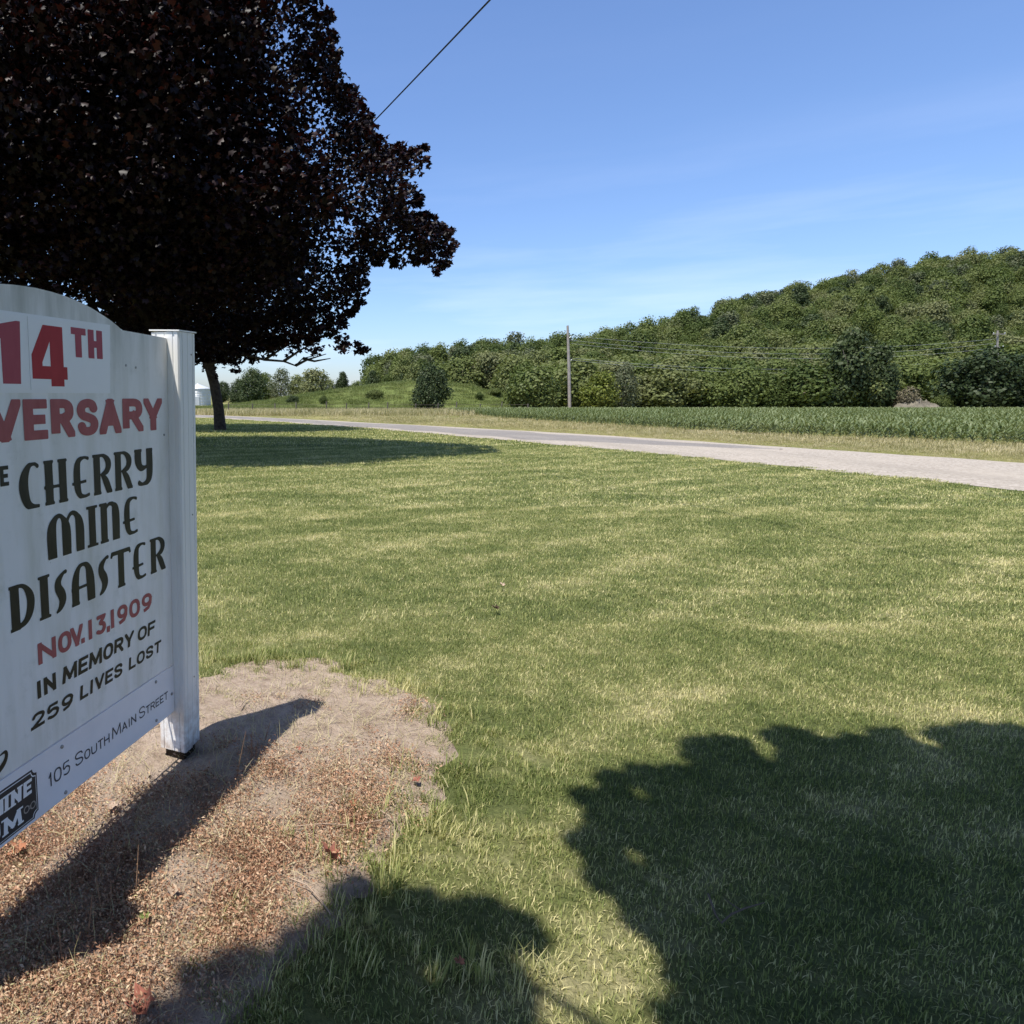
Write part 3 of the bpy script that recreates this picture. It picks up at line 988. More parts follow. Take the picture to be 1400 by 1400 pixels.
DECO = {   # strokes with their own widths, in units of the letter's height; x in 0..1 of the letter's width
    'C': [([(1, .90), (.80, .965), (.52, .93), (.27, .72), (.20, .45), (.34, .15), (.62, .04), (1, .035)], [.10, .08, .11, .20, .24, .19, .12, .07], True, 0)],
    'H': [([(.22, 0), (.22, 1)], TK, False, 0), ([(.80, 0), (.80, 1)], TK, False, 0), ([(0, .40), (.8, .40)], .07, False, 0), srf(.22, .968), srf(.8, .968), srf(.22, .032), srf(.8, .032)],
    'E': [([(1, .93), (.72, .965), (.42, .90), (.30, .70), (.30, .30), (.44, .08), (.72, .04), (1, .07)], [.09, .07, .13, .2, .2, .13, .08, .08], True, 0), ([(0, .37), (.82, .40)], .07, False, 0)],
    'R': [([(.22, 0), (.22, 1)], TK, False, 0), ([(.2, .965), (.58, .95), (.83, .77), (.74, .57), (.4, .47)], [.07, .10, .19, .15, .06], True, 0), ([(.46, .50), (.68, .30), (.86, .03)], [.1, .19, .19], True, 0), srf(.15, .968, .15), srf(.22, .032), srf(.88, .032, .13)],
    'Y': [([(.20, 1), (.20, .68), (.34, .50), (.60, .50), (.78, .62)], [TK, TK, .17, .09, .06], True, 0), ([(.82, 1), (.82, .34), (.70, .11), (.42, .04), (.2, .1)], [TK, TK, .16, .1, .13], True, 0), srf(.2, .968), srf(.82, .968, .18)],
    'M': [([(.12, 0), (.12, .60), (.20, .85), (.33, .945), (.44, .84), (.51, .6), (.51, 0)], [TK, TK, .15, .1, .13, TK, TK], True, 0), ([(.51, .6), (.57, .84), (.69, .945), (.82, .85), (.89, .6), (.89, 0)], [.1, .09, .1, .14, TK, TK], True, 0), srf(.12, .032, .12), srf(.51, .032, .12), srf(.89, .032, .11)],
    'I': [([(.5, 0), (.5, 1)], TK, False, 0), srf(.5, .968, .5), srf(.5, .032, .5)],
    'N': [([(.22, 0), (.22, 1)], TK, False, 0), ([(.25, .80), (.48, .95), (.70, .90), (.80, .70), (.80, 0)], [.06, .09, .13, TK, TK], True, 0), srf(.14, .968, .14), srf(.22, .032), srf(.8, .032, .18)],
    'D': [([(.22, 0), (.22, 1)], TK, False, 0), ([(.15, .965), (.58, .92), (.84, .66), (.82, .36), (.6, .13), (.15, .03)], [.07, .1, .19, .19, .13, .07], True, 0), srf(.12, .968, .12), srf(.12, .032, .12)],
    'S': [([(1.05, .93), (.82, .90), (.48, .76), (.44, .60), (.66, .42), (.72, .27), (.55, .12), (.25, .02)], [.10, .09, .16, .20, .23, .20, .13, .05], True, 0)],
    'A': [([(.16, 0), (.18, .58), (.32, .88), (.52, .955), (.72, .87), (.82, .58), (.85, 0)], [TK * .85, TK * .85, .12, .09, .15, TK, TK], True, 0), ([(0, .40), (.82, .42)], .07, False, 0), srf(.16, .032, .17), srf(.85, .032, .15)],
    'T': [([(.5, 0), (.5, 1)], TK, False, 0), ([(0, .945), (1, .945)], .11, False, 0), ([(.04, .96), (0, .84)], .08, False, 0), ([(.96, .96), (1, .84)], .08, False, 0), srf(.5, .032)],
}


def letter(mb, ch, s_l, s_r, z0, z1, weight, style='sans', slant=0.0, depth=-0.0012, res=46):
    """one letter between s_l (left) and s_r (right), metres from the right post"""
    H_ = z1 - z0; W_ = (s_l - s_r) / H_
    strokes = []
    if style == 'sans':
        w = weight
        K_ = 1.0 + max(0.0, weight - 0.12) * 2.1          # heavy letters have thinner cross strokes than stems
        for pl in SANS[ch]:
            sm = ch in 'S2359' and len(pl) > 5 and len(pl) < 20
            strokes.append(([(w / 2 + x * max(W_ - w, 0.001), w / 2 + y * (K_ - w)) for x, y in pl], w, sm, (0.5 if len(pl) < 8 else 0.0) if ch not in ',' else 0.3))
    else:
        K_ = 1.0
        for pl, ws, sm, ext in DECO[ch]:
            if sm:
                ws = [q * (1.16 if q > .1 else 1.0) for q in ws]
            strokes.append(([(x * W_, y) for x, y in pl], ws, sm, ext))
    lo_y = -0.25 if ch == ',' else 0.0
    nx = max(10, int(res * W_)); ny = res
    pad = 0.08 if style == 'deco' else 0.0
    xs = np.linspace(-pad, W_ + pad, nx + 1); ys = np.linspace(lo_y, 1.0, ny + 1)
    X, Y = np.meshgrid(xs, ys * K_)
    F = sdf_strokes(strokes, X, Y)
    e = 1e-4
    if pad == 0:
        F[:, 0] = np.minimum(F[:, 0], -e); F[:, -1] = np.minimum(F[:, -1], -e)
    F[0] = np.minimum(F[0], -e); F[-1] = np.minimum(F[-1], -e)
    contour(mb, F, xs, ys, lambda x, y: (-s_l + (x + slant * (y - 0.5)) * H_, depth, z0 + y * H_))


def word(name, text, s_l, s_r, z0, z1, weight, mat, parent, widths=None, gap=0.12, slant=0.0, depth=-0.0012, label=None, big_first=1.0):
    mb = MB()
    rel = {'I': .42, 'l': .30, '1': .55, 'M': 1.25, '.': .34, ',': .36, 'E': .86, 'L': .82, 'F': .84, ' ': .5, 'T': .9, 'R': .98}
    ws = [rel.get(c, 1.0) for c in text]
    if big_first > 1:
        ws[0] *= big_first
    tot = sum(ws) + gap * (len(text) - 1)
    k = (s_l - s_r) / tot
    s_ = s_l
    for i, (c, w_) in enumerate(zip(text, ws)):
        a_, b_ = s_, s_ - w_ * k
        zt = z0 + (z1 - z0) * (big_first if i == 0 else 1.0)
        if c == 'I' or c == 'l':
            c2 = 'l'
        else:
            c2 = c
        if c != ' ':
            letter(mb, c2, a_, b_, z0, zt, weight / (big_first if i == 0 else 1.0), 'sans', slant, depth)
        s_ = b_ - gap * k
    o = mb.build(name, mat, parent)
    if label:
        o['label'] = label
    return o


def placed(name, spec, z0, z1, weight, mat, parent, style, label, depth=-0.0012):
    mb = MB()
    for ch, a_, b_ in spec:
        letter(mb, ch, a_, b_, z0, z1, weight, style, 0.0, depth)
    o = mb.build(name, mat, parent); o['label'] = label
    return o


# sticker patches under the number
mb = MB(); mb.prism([(-1.05, 1.508), (-0.372, 1.508), (-0.361, 1.735), (-1.05, 1.729)], -0.0012, 0.0006)
mb.build('sticker', M['patch'], board)
mb = MB(); mb.prism([(-0.752, 1.516), (-0.566, 1.517), (-0.566, 1.728), (-0.752, 1.725)], -0.0026, -0.0013)
mb.build('sticker', M['patch'], board)
mb = MB(); mb.prism([(-0.945, 1.518), (-0.757, 1.518), (-0.757, 1.726), (-0.945, 1.724)], -0.0026, -0.0013)
mb.build('sticker', M['patch'], board)
# numerals with their own block shapes
def block(mb, polys, depth):
    for k, pl in enumerate(polys):
        mb.add([(-s_, depth - 0.0001 * k, z_) for s_, z_ in pl], [tuple(range(len(pl)))])
mb = MB()
zb4, zt4 = 1.528, 1.706
block(mb, [[(.665, zb4), (.606, zb4), (.606, zt4), (.665, zt4)],
           [(.665, zt4), (.692, zt4), (.744, 1.618), (.744, 1.585), (.700, 1.585), (.700, 1.598), (.665, 1.660)],
           [(.744, 1.549), (.590, 1.549), (.590, 1.587), (.744, 1.587)]], -0.0030)
o_ = mb.build('numeral', M['red_new'], board); o_['label'] = 'bright red numeral 4'
for ds in (0.0, 0.128):
    mb = MB()
    block(mb, [[(.861 + ds, 1.533), (.792 + ds, 1.533), (.784 + ds, 1.707), (.800 + ds, 1.707), (.861 + ds, 1.694)],
               [(.861 + ds, 1.694), (.861 + ds, 1.655), (.893 + ds, 1.650), (.893 + ds, 1.684)]], -0.0030)
    o_ = mb.build('numeral', M['red_mid'], board); o_['label'] = 'red numeral 1'
placed('lettering', [('T', .568, .492), ('H', .482, .407)], 1.620, 1.711, .34, M['red_mid'], board, 'sans', 'crimson TH lettering after the number', -0.0018)
placed('lettering', [('A', 1.335, 1.235), ('N', 1.222, 1.118), ('N', 1.104, 1.000), ('l', .986, .945), ('V', .930, .797), ('E', .789, .688), ('R', .673, .563), ('S', .553, .440), ('A', .437, .313), ('R', .304, .176), ('Y', .172, .046)], 1.371, 1.490, .345, M['red_old'], board, 'sans', 'faded red ANNIVERSARY lettering')
placed('lettering', [('T', .975, .940), ('H', .933, .900), ('E', .892, .859)], 1.249, 1.306, .25, M['black'], board, 'sans', 'small black THE lettering')
placed('lettering', [('C', .818, .740), ('H', .718, .610), ('E', .588, .502), ('R', .482, .379), ('R', .364, .256), ('Y', .240, .121)], 1.169, 1.306, 0, M['black'], board, 'deco', 'black CHERRY in ornamental letters')
placed('lettering', [('M', .715, .541), ('I', .524, .466), ('N', .456, .340), ('E', .322, .232)], .998, 1.137, 0, M['black'], board, 'deco', 'black MINE in ornamental letters')
placed('lettering', [('D', .886, .785), ('I', .766, .714), ('S', .705, .640), ('A', .614, .496), ('S', .484, .420), ('T', .398, .284), ('E', .272, .185), ('R', .154, .045)], .818, .956, 0, M['black'], board, 'deco', 'black DISASTER in ornamental letters')
placed('lettering', [('N', .782, .700), ('O', .690, .625), ('V', .630, .566), ('.', .580, .556), ('l', .540, .516), ('3', .502, .440), (',', .440, .416), ('l', .416, .390), ('9', .376, .308), ('0', .300, .230), ('9', .220, .146)], .681, .750, .27, M['red_old'], board, 'sans', 'faded red NOV.13,1909 lettering')
placed('lettering', [('l', .796, .774), ('N', .764, .708)], .575, .632, .28, M['black'], board, 'sans', 'black IN lettering')
word('lettering', 'MEMORY', .676, .277, .577, .633, .27, M['black'], board, None, .10, .12, label='black MEMORY lettering')
word('lettering', 'OF', .250, .130, .577, .629, .27, M['black'], board, None, .10, .12, label='black OF lettering')
word('lettering', '259', .826, .629, .485, .534, .27, M['black'], board, None, .12, .15, label='black 259 lettering')
word('lettering', 'LIVES', .594, .352, .487, .536, .27, M['black'], board, None, .12, .12, label='black LIVES lettering')
word('lettering', 'LOST', .312, .091, .487, .534, .27, M['black'], board, None, .12, .12, label='black LOST lettering')
AD = -0.0046
word('lettering', '105', .770, .664, .264, .312, .115, M['ink'], addr, None, .16, 0, AD, 'thin grey 105 lettering')
word('lettering', 'SOUTH', .640, .449, .266, .301, .15, M['ink'], addr, None, .18, 0, AD, 'thin grey SOUTH lettering', 1.36)
word('lettering', 'MAIN', .433, .281, .268, .302, .15, M['ink'], addr, None, .18, 0, AD, 'thin grey MAIN lettering', 1.3)
word('lettering', 'STREET', .262, .053, .267, .300, .15, M['ink'], addr, None, .18, 0, AD, 'thin grey STREET lettering', 1.36)
# the dark plate with cut corners at the left of the address board
def plate(s0, s1, z0, z1, c):
    o = []
    for cx, cz, a0 in ((-s1, z0, 180), (-s1, z1, 270), (-s0, z1, 0), (-s0, z0, 90)):
        for k in range(7):
            t = R(a0 - 90 * k / 6.0)
            o.append((cx + c * math.cos(t), cz + c * math.sin(t)))
    return o
mb = MB()
mb.prism(plate(1.300, .820, .200, .364, .018), AD, -0.0036)
lp = mb.build('logo_plate', M['logo_dark'], addr); lp['label'] = 'dark emblem plate with light lettering'
mb = MB(); mb.prism(plate(1.295, .8255, .2055, .3585, .0185), AD - 0.0008, AD - 0.0001)
mb.build('outline', M['patch'], lp)
mb = MB(); mb.prism(plate(1.2925, .828, .208, .356, .0188), AD - 0.0016, AD - 0.0009)
mb.build('panel', M['logo_dark'], lp)
LD = AD - 0.0022
def slab(mb, ch, a_, b_, z0, z1, w):
    letter(mb, ch, a_, b_, z0, z1, w, 'sans', 0.10, LD)
    H_ = z1 - z0
    for s_ in ((a_, b_) if ch not in 'IlES' else (a_, b_) if ch in 'Il' else ()):
        pass
mb = MB()
for ch, a_, b_ in (('C', 1.28, 1.235), ('H', 1.225, 1.18), ('E', 1.17, 1.13), ('R', 1.12, 1.075), ('R', 1.067, 1.022), ('M', .999, .962), ('l', .957, .942), ('N', .932, .889), ('E', .881, .845)):
    letter(mb, ch, a_, b_, .292, .341, .30, 'sans', 0.08, LD)
# slab ends of the letters on the plate
for s_, z_ in ((.950, .2945), (.950, .3385), (.925, .2945), (.926, .3385), (.894, .3385)):
    mb.add([(-s_ - .0115, LD - 0.0002, z_ - .003), (-s_ + .0115, LD - 0.0002, z_ - .003), (-s_ + .0115, LD - 0.0002, z_ + .003), (-s_ - .0115, LD - 0.0002, z_ + .003)], [(0, 1, 2, 3)])
o_ = mb.build('lettering', M['patch'], lp); o_['label'] = 'light CHERRY MINE lettering on the dark plate'
mb = MB()
for ch, a_, b_ in (('M', 1.285, 1.222), ('U', 1.212, 1.155), ('S', 1.146, 1.098), ('E', 1.09, 1.045), ('U', 1.035, .980), ('M', .968, .893)):
    letter(mb, ch, a_, b_, .219, .272, .30, 'sans', 0.0, LD)
for s_, z_ in ((.962, .222), (.899, .222), (.962, .269), (.899, .269)):
    mb.add([(-s_ - .0125, LD - 0.0002, z_ - .003), (-s_ + .0125, LD - 0.0002, z_ - .003), (-s_ + .0125, LD - 0.0002, z_ + .003), (-s_ - .0125, LD - 0.0002, z_ + .003)], [(0, 1, 2, 3)])
o_ = mb.build('lettering', M['patch'], lp); o_['label'] = 'light MUSEUM lettering on the dark plate'
mb = MB()
for k, (cs_, cz_, r_) in enumerate(((.872, .250, .0125), (.845, .250, .0125), (.8585, .250, .006))):
    V_ = []; F_ = []
    for q in range(20):
        t = 2 * math.pi * q / 20
        for rr in (r_, r_ * 0.68):
            V_.append((-cs_ + rr * math.cos(t), LD - 0.0002 * k, cz_ + rr * math.sin(t)))
    for q in range(20):
        a_, b_ = 2 * q, 2 * ((q + 1) % 20)
        F_.append((a_, b_, b_ + 1, a_ + 1))
    mb.add(V_, F_)
o_ = mb.build('emblem', M['pole'], lp); o_['label'] = 'small linked rings printed on the plate'
# the end of a dark painted flourish above the address board
mb = MB()
X, Y = np.meshgrid(np.linspace(.915, 1.22, 70), np.linspace(.40, .50, 40))
Fl = sdf_strokes([([(1.20, .418), (1.10, .412), (1.0, .418), (.955, .432), (.935, .452), (.936, .472), (.960, .470)], [.004, .010, .016, .018, .014, .010, .004], True, 0)], X, Y)
contour(mb, Fl, np.linspace(.915, 1.22, 70), np.linspace(.40, .50, 40), lambda x, y: (-x, -0.0012, y))
o_ = mb.build('flourish', M['black'], board)
for s_, z_ in ((.140, .374), (.023, .275), (.143, .211), (.700, .372), (.693, .206), (1.26, .374), (1.395, .275), (1.26, .211)):
    mb = MB(); mb.tube([(-s_, -0.0034, z_), (-s_, -0.0075, z_), (-s_, -0.009, z_)], [.0068, .0062, .003], 8)
    mb.build('screw', M['screw'], addr)
for s_, z_ in ((.215, 1.60), (.275, 1.605), (.035, 1.35)):
    mb = MB(); mb.tube([(-s_, 0.0002, z_), (-s_, -0.0022, z_)], .0045, 8)
    mb.build('screw', M['screw'], board)


# ------------------------------------------------------------------ trees
def leaf_template():
    """five-lobed maple leaf, unit length, flat-ish with a fold; fan from the base"""
    o = [(0, 0), (.30, -.06), (.26, .12), (.50, .34), (.27, .42), (.18, .62), (0, 1.0), (-.18, .62), (-.27, .42), (-.50, .34), (-.26, .12), (-.30, -.06)]
    V = np.array([(x, y - .35, -0.55 * abs(x) - 0.35 * (y - .3) ** 2 + 0.06 * math.sin(7 * x + 5 * y)) for x, y in o] + [(0, .0, 0.0)])
    V[12] = (0, 0.05, 0.03)
    F = np.array([(12, i, (i + 1) % 12) for i in range(12)])
    return V, F


LV, LF = leaf_template()


def rand_rot(n, up=0.6, sd=0.7):
    """rotation matrices whose z axis leans upward"""
    nz = rng.normal(0, sd, (n, 3)); nz[:, 2] = np.abs(nz[:, 2]) + up
    nz /= np.linalg.norm(nz, axis=1)[:, None]
    t = rng.normal(0, 1, (n, 3))
    x = np.cross(nz, t); x /= np.linalg.norm(x, axis=1)[:, None]
    y = np.cross(nz, x)
    return np.stack([x, y, nz], 2)


def leaves_mesh(name, P, size, up=0.6, sd=0.7, simple=False, extra=None):
    n = len(P)
    Rm = rand_rot(n, up, sd)
    if simple:
        TV = np.array([(0, -.36, 0), (.42, -.30, -.16), (.20, .02, -.05), (.48, .24, -.20), (.0, .66, -.10), (-.48, .24, -.17), (-.20, .02, -.05), (-.42, -.30, -.14)]); TF = np.array([(0, 1, 2), (0, 2, 6), (0, 6, 7), (2, 3, 4), (2, 4, 6), (6, 4, 5)])
    else:
        TV, TF = LV, LF
    s = size * rng.uniform(0.65, 1.25, n)
    V = np.einsum('nij,kj->nki', Rm, TV) * s[:, None, None] + P[:, None, :]
    F = (np.arange(n) * len(TV))[:, None, None] + TF[None]
    V = V.reshape(-1, 3); F = F.reshape(-1, 3); T = np.repeat(rng.uniform(0, 1, n) ** 1.3, len(TV))
    if extra is not None:      # plainer leaves deep inside the crown
        V2_, F2_, T2_ = leaves_mesh(None, extra, size * 1.02, up, sd, True)
        F = np.vstack([F, F2_ + len(V)]); V = np.vstack([V, V2_]); T = np.concatenate([T, T2_])
    if name is None:
        return V, F, T
    me = np_mesh(name, V, F)
    a_ = me.attributes.new('tone', 'FLOAT', 'POINT')
    a_.data.foreach_set('value', T.astype(np.float32))
    return me


def limb_points(p0, p1, n=6, sag=0.0, jit=0.12):
    p0 = np.array(p0, float); p1 = np.array(p1, float)
    ln = np.linalg.norm(p1 - p0)
    out = []
    for k in range(n + 1):
        t = k / n
        q = p0 * (1 - t) + p1 * t
        q[2] += sag * math.sin(math.pi * t) * ln
        if 0 < k < n:
            q += rng.normal(0, jit * ln / n, 3)
        out.append(q)
    return out


# --- the large purple maple behind the sign: crown grown inside its outline, with real depth
OUT_PX = [(450, -20), (462, 40), (472, 95), (500, 128), (508, 160), (530, 188), (560, 196), (588, 190), (592, 225), (578, 262), (580, 288), (606, 300), (628, 320), (622, 345), (604, 378), (575, 368), (556, 378), (530, 358), (508, 372), (512, 398), (496, 420), (476, 436), (488, 460), (517, 490), (505, 496), (470, 482), (440, 470), (405, 478), (360, 482), (330, 492), (290, 500), (230, 505), (120, 500), (0, 485), (-120, 470), (-230, 420), (-300, 320), (-330, 200), (-320, 60), (-260, -80), (-160, -190), (-20, -270), (140, -290), (290, -240), (390, -150)]
YM = 18.3
OUT = [tuple(at(x, y, YM)[[0, 2]]) for x, y in OUT_PX]
cand = np.stack([rng.uniform(-14, 6.5, 60000), rng.uniform(1.5, 18.5, 60000)], 1)
ok = inside(OUT, cand[:, 0], cand[:, 1]); cand = cand[ok]
ed = edge_dist(OUT, cand[:, 0], cand[:, 1])
half_d = 4.6 * np.sqrt(np.clip(ed / 4.5, 0, 1)) + 0.15
yy = rng.uniform(-1, 1, len(cand))
yy = np.sign(yy) * np.abs(yy) ** 0.6
P3 = np.stack([cand[:, 0], YM + yy * half_d, cand[:, 1]], 1)
# scale along the line of sight keeps nearer branches inside the crown's spread
P3[:, 0] *= 1 + (P3[:, 1] - YM) / YM * 0.75
P3[:, 2] = CAM_H + (P3[:, 2] - CAM_H) * (1 + (P3[:, 1] - YM) / YM * 0.75)
ed_ok = ed > 0.09
P3 = P3[ed_ok]; ed = ed[ed_ok]
px, py = project(P3)
vis = (px > -260) & (py > -170)
sel = rng.permutation(len(P3))
edge_first = sel[(ed[sel] < 1.0)][:1450]
inner = sel[(ed[sel] >= 1.0)][:1500]
deep_i = sel[(ed[sel] >= 1.9)][1500:4300]
inner = np.array([i for i in inner if vis[i] or rng.random() < 0.8])
clC = P3[np.concatenate([edge_first, inner])]
clR = np.concatenate([np.clip(ed[edge_first] * 0.8, 0.14, 0.42), np.full(len(inner), 0.55)])
nl = np.concatenate([np.full(len(edge_first), 24), np.full(len(inner), 32)])
PL = np.repeat(clC, nl, 0); RR = np.repeat(clR, nl)
dv = rng.normal(0, 1, PL.shape); dv /= np.linalg.norm(dv, axis=1)[:, None]
PL = PL + dv * (RR * rng.uniform(0.2, 1, len(PL)) ** 0.5)[:, None] * np.array([1, 1, 0.6])
maple = empty('maple_tree', (-2.6, 18.3, 0.0))
tag(maple, 'large dark purple maple filling the upper left behind the sign', 'tree')
def under(o, parent):
    """parent a mesh given in world metres under an Empty"""
    o.parent = parent
    o.matrix_parent_inverse = Matrix.Translation(-Vector(parent.location)) if parent.rotation_euler.z == 0 else parent.matrix_basis.inverted()
    return o
PD = np.repeat(P3[deep_i], 28, 0)
PD = PD + rng.normal(0, 0.34, PD.shape) * np.array([1, 1, .7])
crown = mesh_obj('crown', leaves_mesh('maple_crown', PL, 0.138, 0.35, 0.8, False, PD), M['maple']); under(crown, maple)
mb = MB(); mb.tube([(-2.6, 18.3, -0.2), (-2.62, 18.3, 0.1), (-2.58, 18.32, 1.4), (-2.6, 18.3, 2.8), (-2.5, 18.2, 6.0), (-2.7, 18.3, 10.0), (-2.6, 18.4, 13.5)], [0.52, 0.40, 0.33, 0.31, 0.24, 0.14, 0.05], 12)
under(mb.build('trunk', M['bark'], None, True), maple)
tips = P3[inner[:60]]
for q in tips:
    z0_ = min(max(1.9 + 0.55 * (q[2] - 2.0), 2.2), 11.0)
    mb = MB(); pts = limb_points((-2.6, 18.3, z0_), q, 7, 0.05, 0.35)
    mb.tube(pts, list(np.linspace(0.10, 0.012, 8)), 5)
    under(mb.build('branch', M['bark'], None, True), maple)

# --- the second maple farther off: its trunk shows to the right of the post
far_m = empty('maple_tree', (-1.30, 30.4, 0.0))
tag(far_m, 'farther dark maple whose bare leaning trunk shows right of the white post', 'tree')
tb = [at(301, 588, 30.4) - np.array([0, 0, .15]), at(301, 586, 30.4), at(299, 560, 30.4), at(293, 525, 30.4), at(284, 495, 30.5), at(272, 450, 30.6), at(266, 380, 30.6)]
mb = MB(); mb.tube(tb, [0.42, 0.28, 0.235, 0.225, 0.20, 0.15, 0.07], 10)
under(mb.build('trunk', M['bark'], None, True), far_m)
n = 2600
dv = rng.normal(0, 1, (n, 3)); dv /= np.linalg.norm(dv, axis=1)[:, None]
cc = np.array([-2.4, 31.0, 7.0]) + dv * (rng.uniform(0.25, 1, n) ** 0.5)[:, None] * np.array([5.0, 4.2, 4.2])
cc[:, 2] += 0.35 * np.sin(cc[:, 0] * 1.7)
cc = cc[cc[:, 2] > 3.15 + 0.10 * np.abs(cc[:, 0] + 0.3)]
PL = np.repeat(cc, 10, 0) + rng.normal(0, 0.33, (len(cc) * 10, 3)) * np.array([1, 1, .6])
# low sprays over the visible gap
for (x_, y_, r_, k_) in ((300, 486, .55, 60), (318, 494, .4, 45), (330, 480, .7, 120), (345, 492, .35, 30), (284, 500, .4, 50), (290, 515, .25, 22), (360, 478, .6, 90), (400, 474, .6, 80), (430, 478, .4, 45), (470, 474, .5, 60), (322, 506, .22, 16)):
    c0 = at(x_, y_, 30.2 + rng.uniform(-.6, .6))
    PL = np.vstack([PL, c0 + rng.normal(0, r_ * 0.5, (k_, 3)) * np.array([1, 1, .55])])
under(mesh_obj('crown', leaves_mesh('maple_crown', PL, 0.20, 0.3, 0.8, True), M['maple']), far_m)
for pix in ([(284, 500), (310, 490), (330, 482), (350, 478)], [(280, 480), (330, 484), (362, 492), (388, 494), (404, 500), (414, 490), (432, 486)], [(388, 494), (412, 478), (428, 470)], [(362, 492), (380, 480), (398, 470)], [(404, 500), (420, 492), (446, 484)], [(290, 515), (282, 505), (276, 490)], [(414, 490), (430, 494), (452, 490)]):
    q = [at(x, y, 30.0) for x, y in pix]
    mb = MB(); mb.tube(q, list(np.linspace(0.075, 0.018, len(q))), 5)
    under(mb.build('branch', M['bark'], None, True), far_m)

# --- the tree behind the camera whose crown throws the shade in front
SHADE_A = [(768, 1152), (800, 1112), (782, 1072), (832, 1045), (900, 1050), (935, 1042), (922, 1006), (1000, 1000), (1080, 996), (1150, 1002), (1200, 988), (1262, 1014), (1290, 982), (1340, 985), (1420, 1000), (1700, 985), (2300, 1010), (2300, 1700), (960, 1700), (905, 1500), (880, 1400), (862, 1320), (850, 1260), (815, 1205)]
SHADE_B = [(430, 1262), (478, 1218), (515, 1200), (580, 1208), (622, 1224), (660, 1200), (702, 1212), (727, 1242), (718, 1290), (700, 1330), (722, 1372), (700, 1420), (720, 1600), (-200, 1700), (150, 1420), (235, 1350), (300, 1315), (380, 1292)]
GAPS = [((590, 1330), 16), ((640, 1350), 12), ((530, 1225), 10), ((650, 1290), 10), ((500, 1320), 14), ((870, 1170), 10), ((880, 1090), 8), ((1050, 1035), 9)]
shade = []
off = np.array([SH[0], SH[1]]) / math.tan(SUN_EL)
def shade_points(poly_px, n, hlo, hhi):
    gp = np.array([ground(x, y)[:2] for x, y in poly_px])
    dense = []
    for i in range(len(gp)):          # twig-sized bumps along the outline
        a_, b_ = gp[i], gp[(i + 1) % len(gp)]
        k_ = max(1, int(np.linalg.norm(b_ - a_) / 0.07))
        for j in range(k_):
            dense.append(a_ + (b_ - a_) * j / k_ + rng.normal(0, 0.030, 2))
    gp = [tuple(q) for q in dense]
    gx = np.array(gp)
    lo, hi = gx.min(0), gx.max(0)
    q = np.stack([rng.uniform(lo[0], hi[0], n * 8), rng.uniform(lo[1], hi[1], n * 8)], 1)
    ins_ = inside(gp, q[:, 0], q[:, 1])
    q = q[ins_ & (edge_dist(gp, q[:, 0], q[:, 1]) > 0.035)]
    for (cpx, r_px) in GAPS:
        c0 = ground(*cpx)[:2]; r0 = abs(ground(cpx[0] + r_px, cpx[1])[0] - c0[0])
        q = q[np.hypot((q[:, 0] - c0[0]), (q[:, 1] - c0[1])) > r0 + 0.04]
    ed_ = edge_dist(gp, q[:, 0], q[:, 1])
    def spk(f):
        return np.sin(q[:, 0] * f + 2.1 * np.sin(q[:, 1] * f * .74 + f)) * np.sin(q[:, 1] * f * 1.19 + 1.7 * np.sin(q[:, 0] * f * .61 + 1.0)) * 0.5 + 0.5
    mixed = 0.55 * spk(24.0) + 0.45 * spk(47.0)
    q = q[(mixed > 0.66 * (1 - np.clip(ed_ / 0.28, 0, 1)) ** 0.9) & (mixed > 0.06)]
    q = q[:n]
    hh = rng.uniform(hlo, hhi, len(q))
    return np.stack([q[:, 0] - off[0] * hh, q[:, 1] - off[1] * hh, hh], 1)
PA = shade_points(SHADE_A, 34000, 4.0, 6.0)
PB = shade_points(SHADE_B, 15000, 4.2, 5.6)
# the rest of the crown, over and behind the camera
n = 85000
dv = rng.normal(0, 1, (n, 3)); dv /= np.linalg.norm(dv, axis=1)[:, None]
PC = np.array([2.2, -2.2, 6.0]) + dv * (rng.uniform(0.15, 1, n) ** 0.45)[:, None] * np.array([6.2, 5.2, 3.0])
gx_ = PC[:, 0] + off[0] * PC[:, 2]; gy_ = PC[:, 1] + off[1] * PC[:, 2]
with np.errstate(all='ignore'):
    su, sv = project(np.stack([gx_, gy_, np.zeros(n)], 1))
    lu, lv = project(PC)
falls = (gy_ > 0.2) & (su > -60) & (su < 1440) & (sv < 1470)              # would darken ground that lies in the sun
shows = (PC[:, 1] > 0.3) & (lu > -120) & (lu < 1520) & (lv > -150)        # would hang into the view
PC = PC[~falls & ~shows & (PC[:, 2] > 3.5)]
shade_t = empty('shade_tree', (1.2, -3.4, 0.0))
tag(shade_t, 'broadleaf tree behind the viewer throwing the dark leafy shadow across the front lawn', 'tree')
under(mesh_obj('crown', leaves_mesh('shade_crown', np.vstack([PA, PB, PC]), 0.10, 0.9, 0.5, True), M['shade']), shade_t)
mb = MB(); mb.tube([(1.2, -3.4, -0.2), (1.2, -3.4, 0.15), (1.18, -3.42, 2.0), (1.1, -3.4, 4.6), (0.9, -3.5, 8.5), (0.8, -3.6, 10.8)], [0.55, 0.36, 0.30, 0.26, 0.13, 0.04], 12)
under(mb.build('trunk', M['bark'], None, True), shade_t)
allp = np.vstack([PA, PB])
for q in allp[rng.permutation(len(allp))[:26]]:
    mb = MB(); mb.tube(limb_points((1.12, -3.4, rng.uniform(2.8, 3.6)), q, 6, 0.04, 0.2), list(np.linspace(0.085, 0.012, 7)), 5)
    under(mb.build('branch', M['bark'], None, True), shade_t)


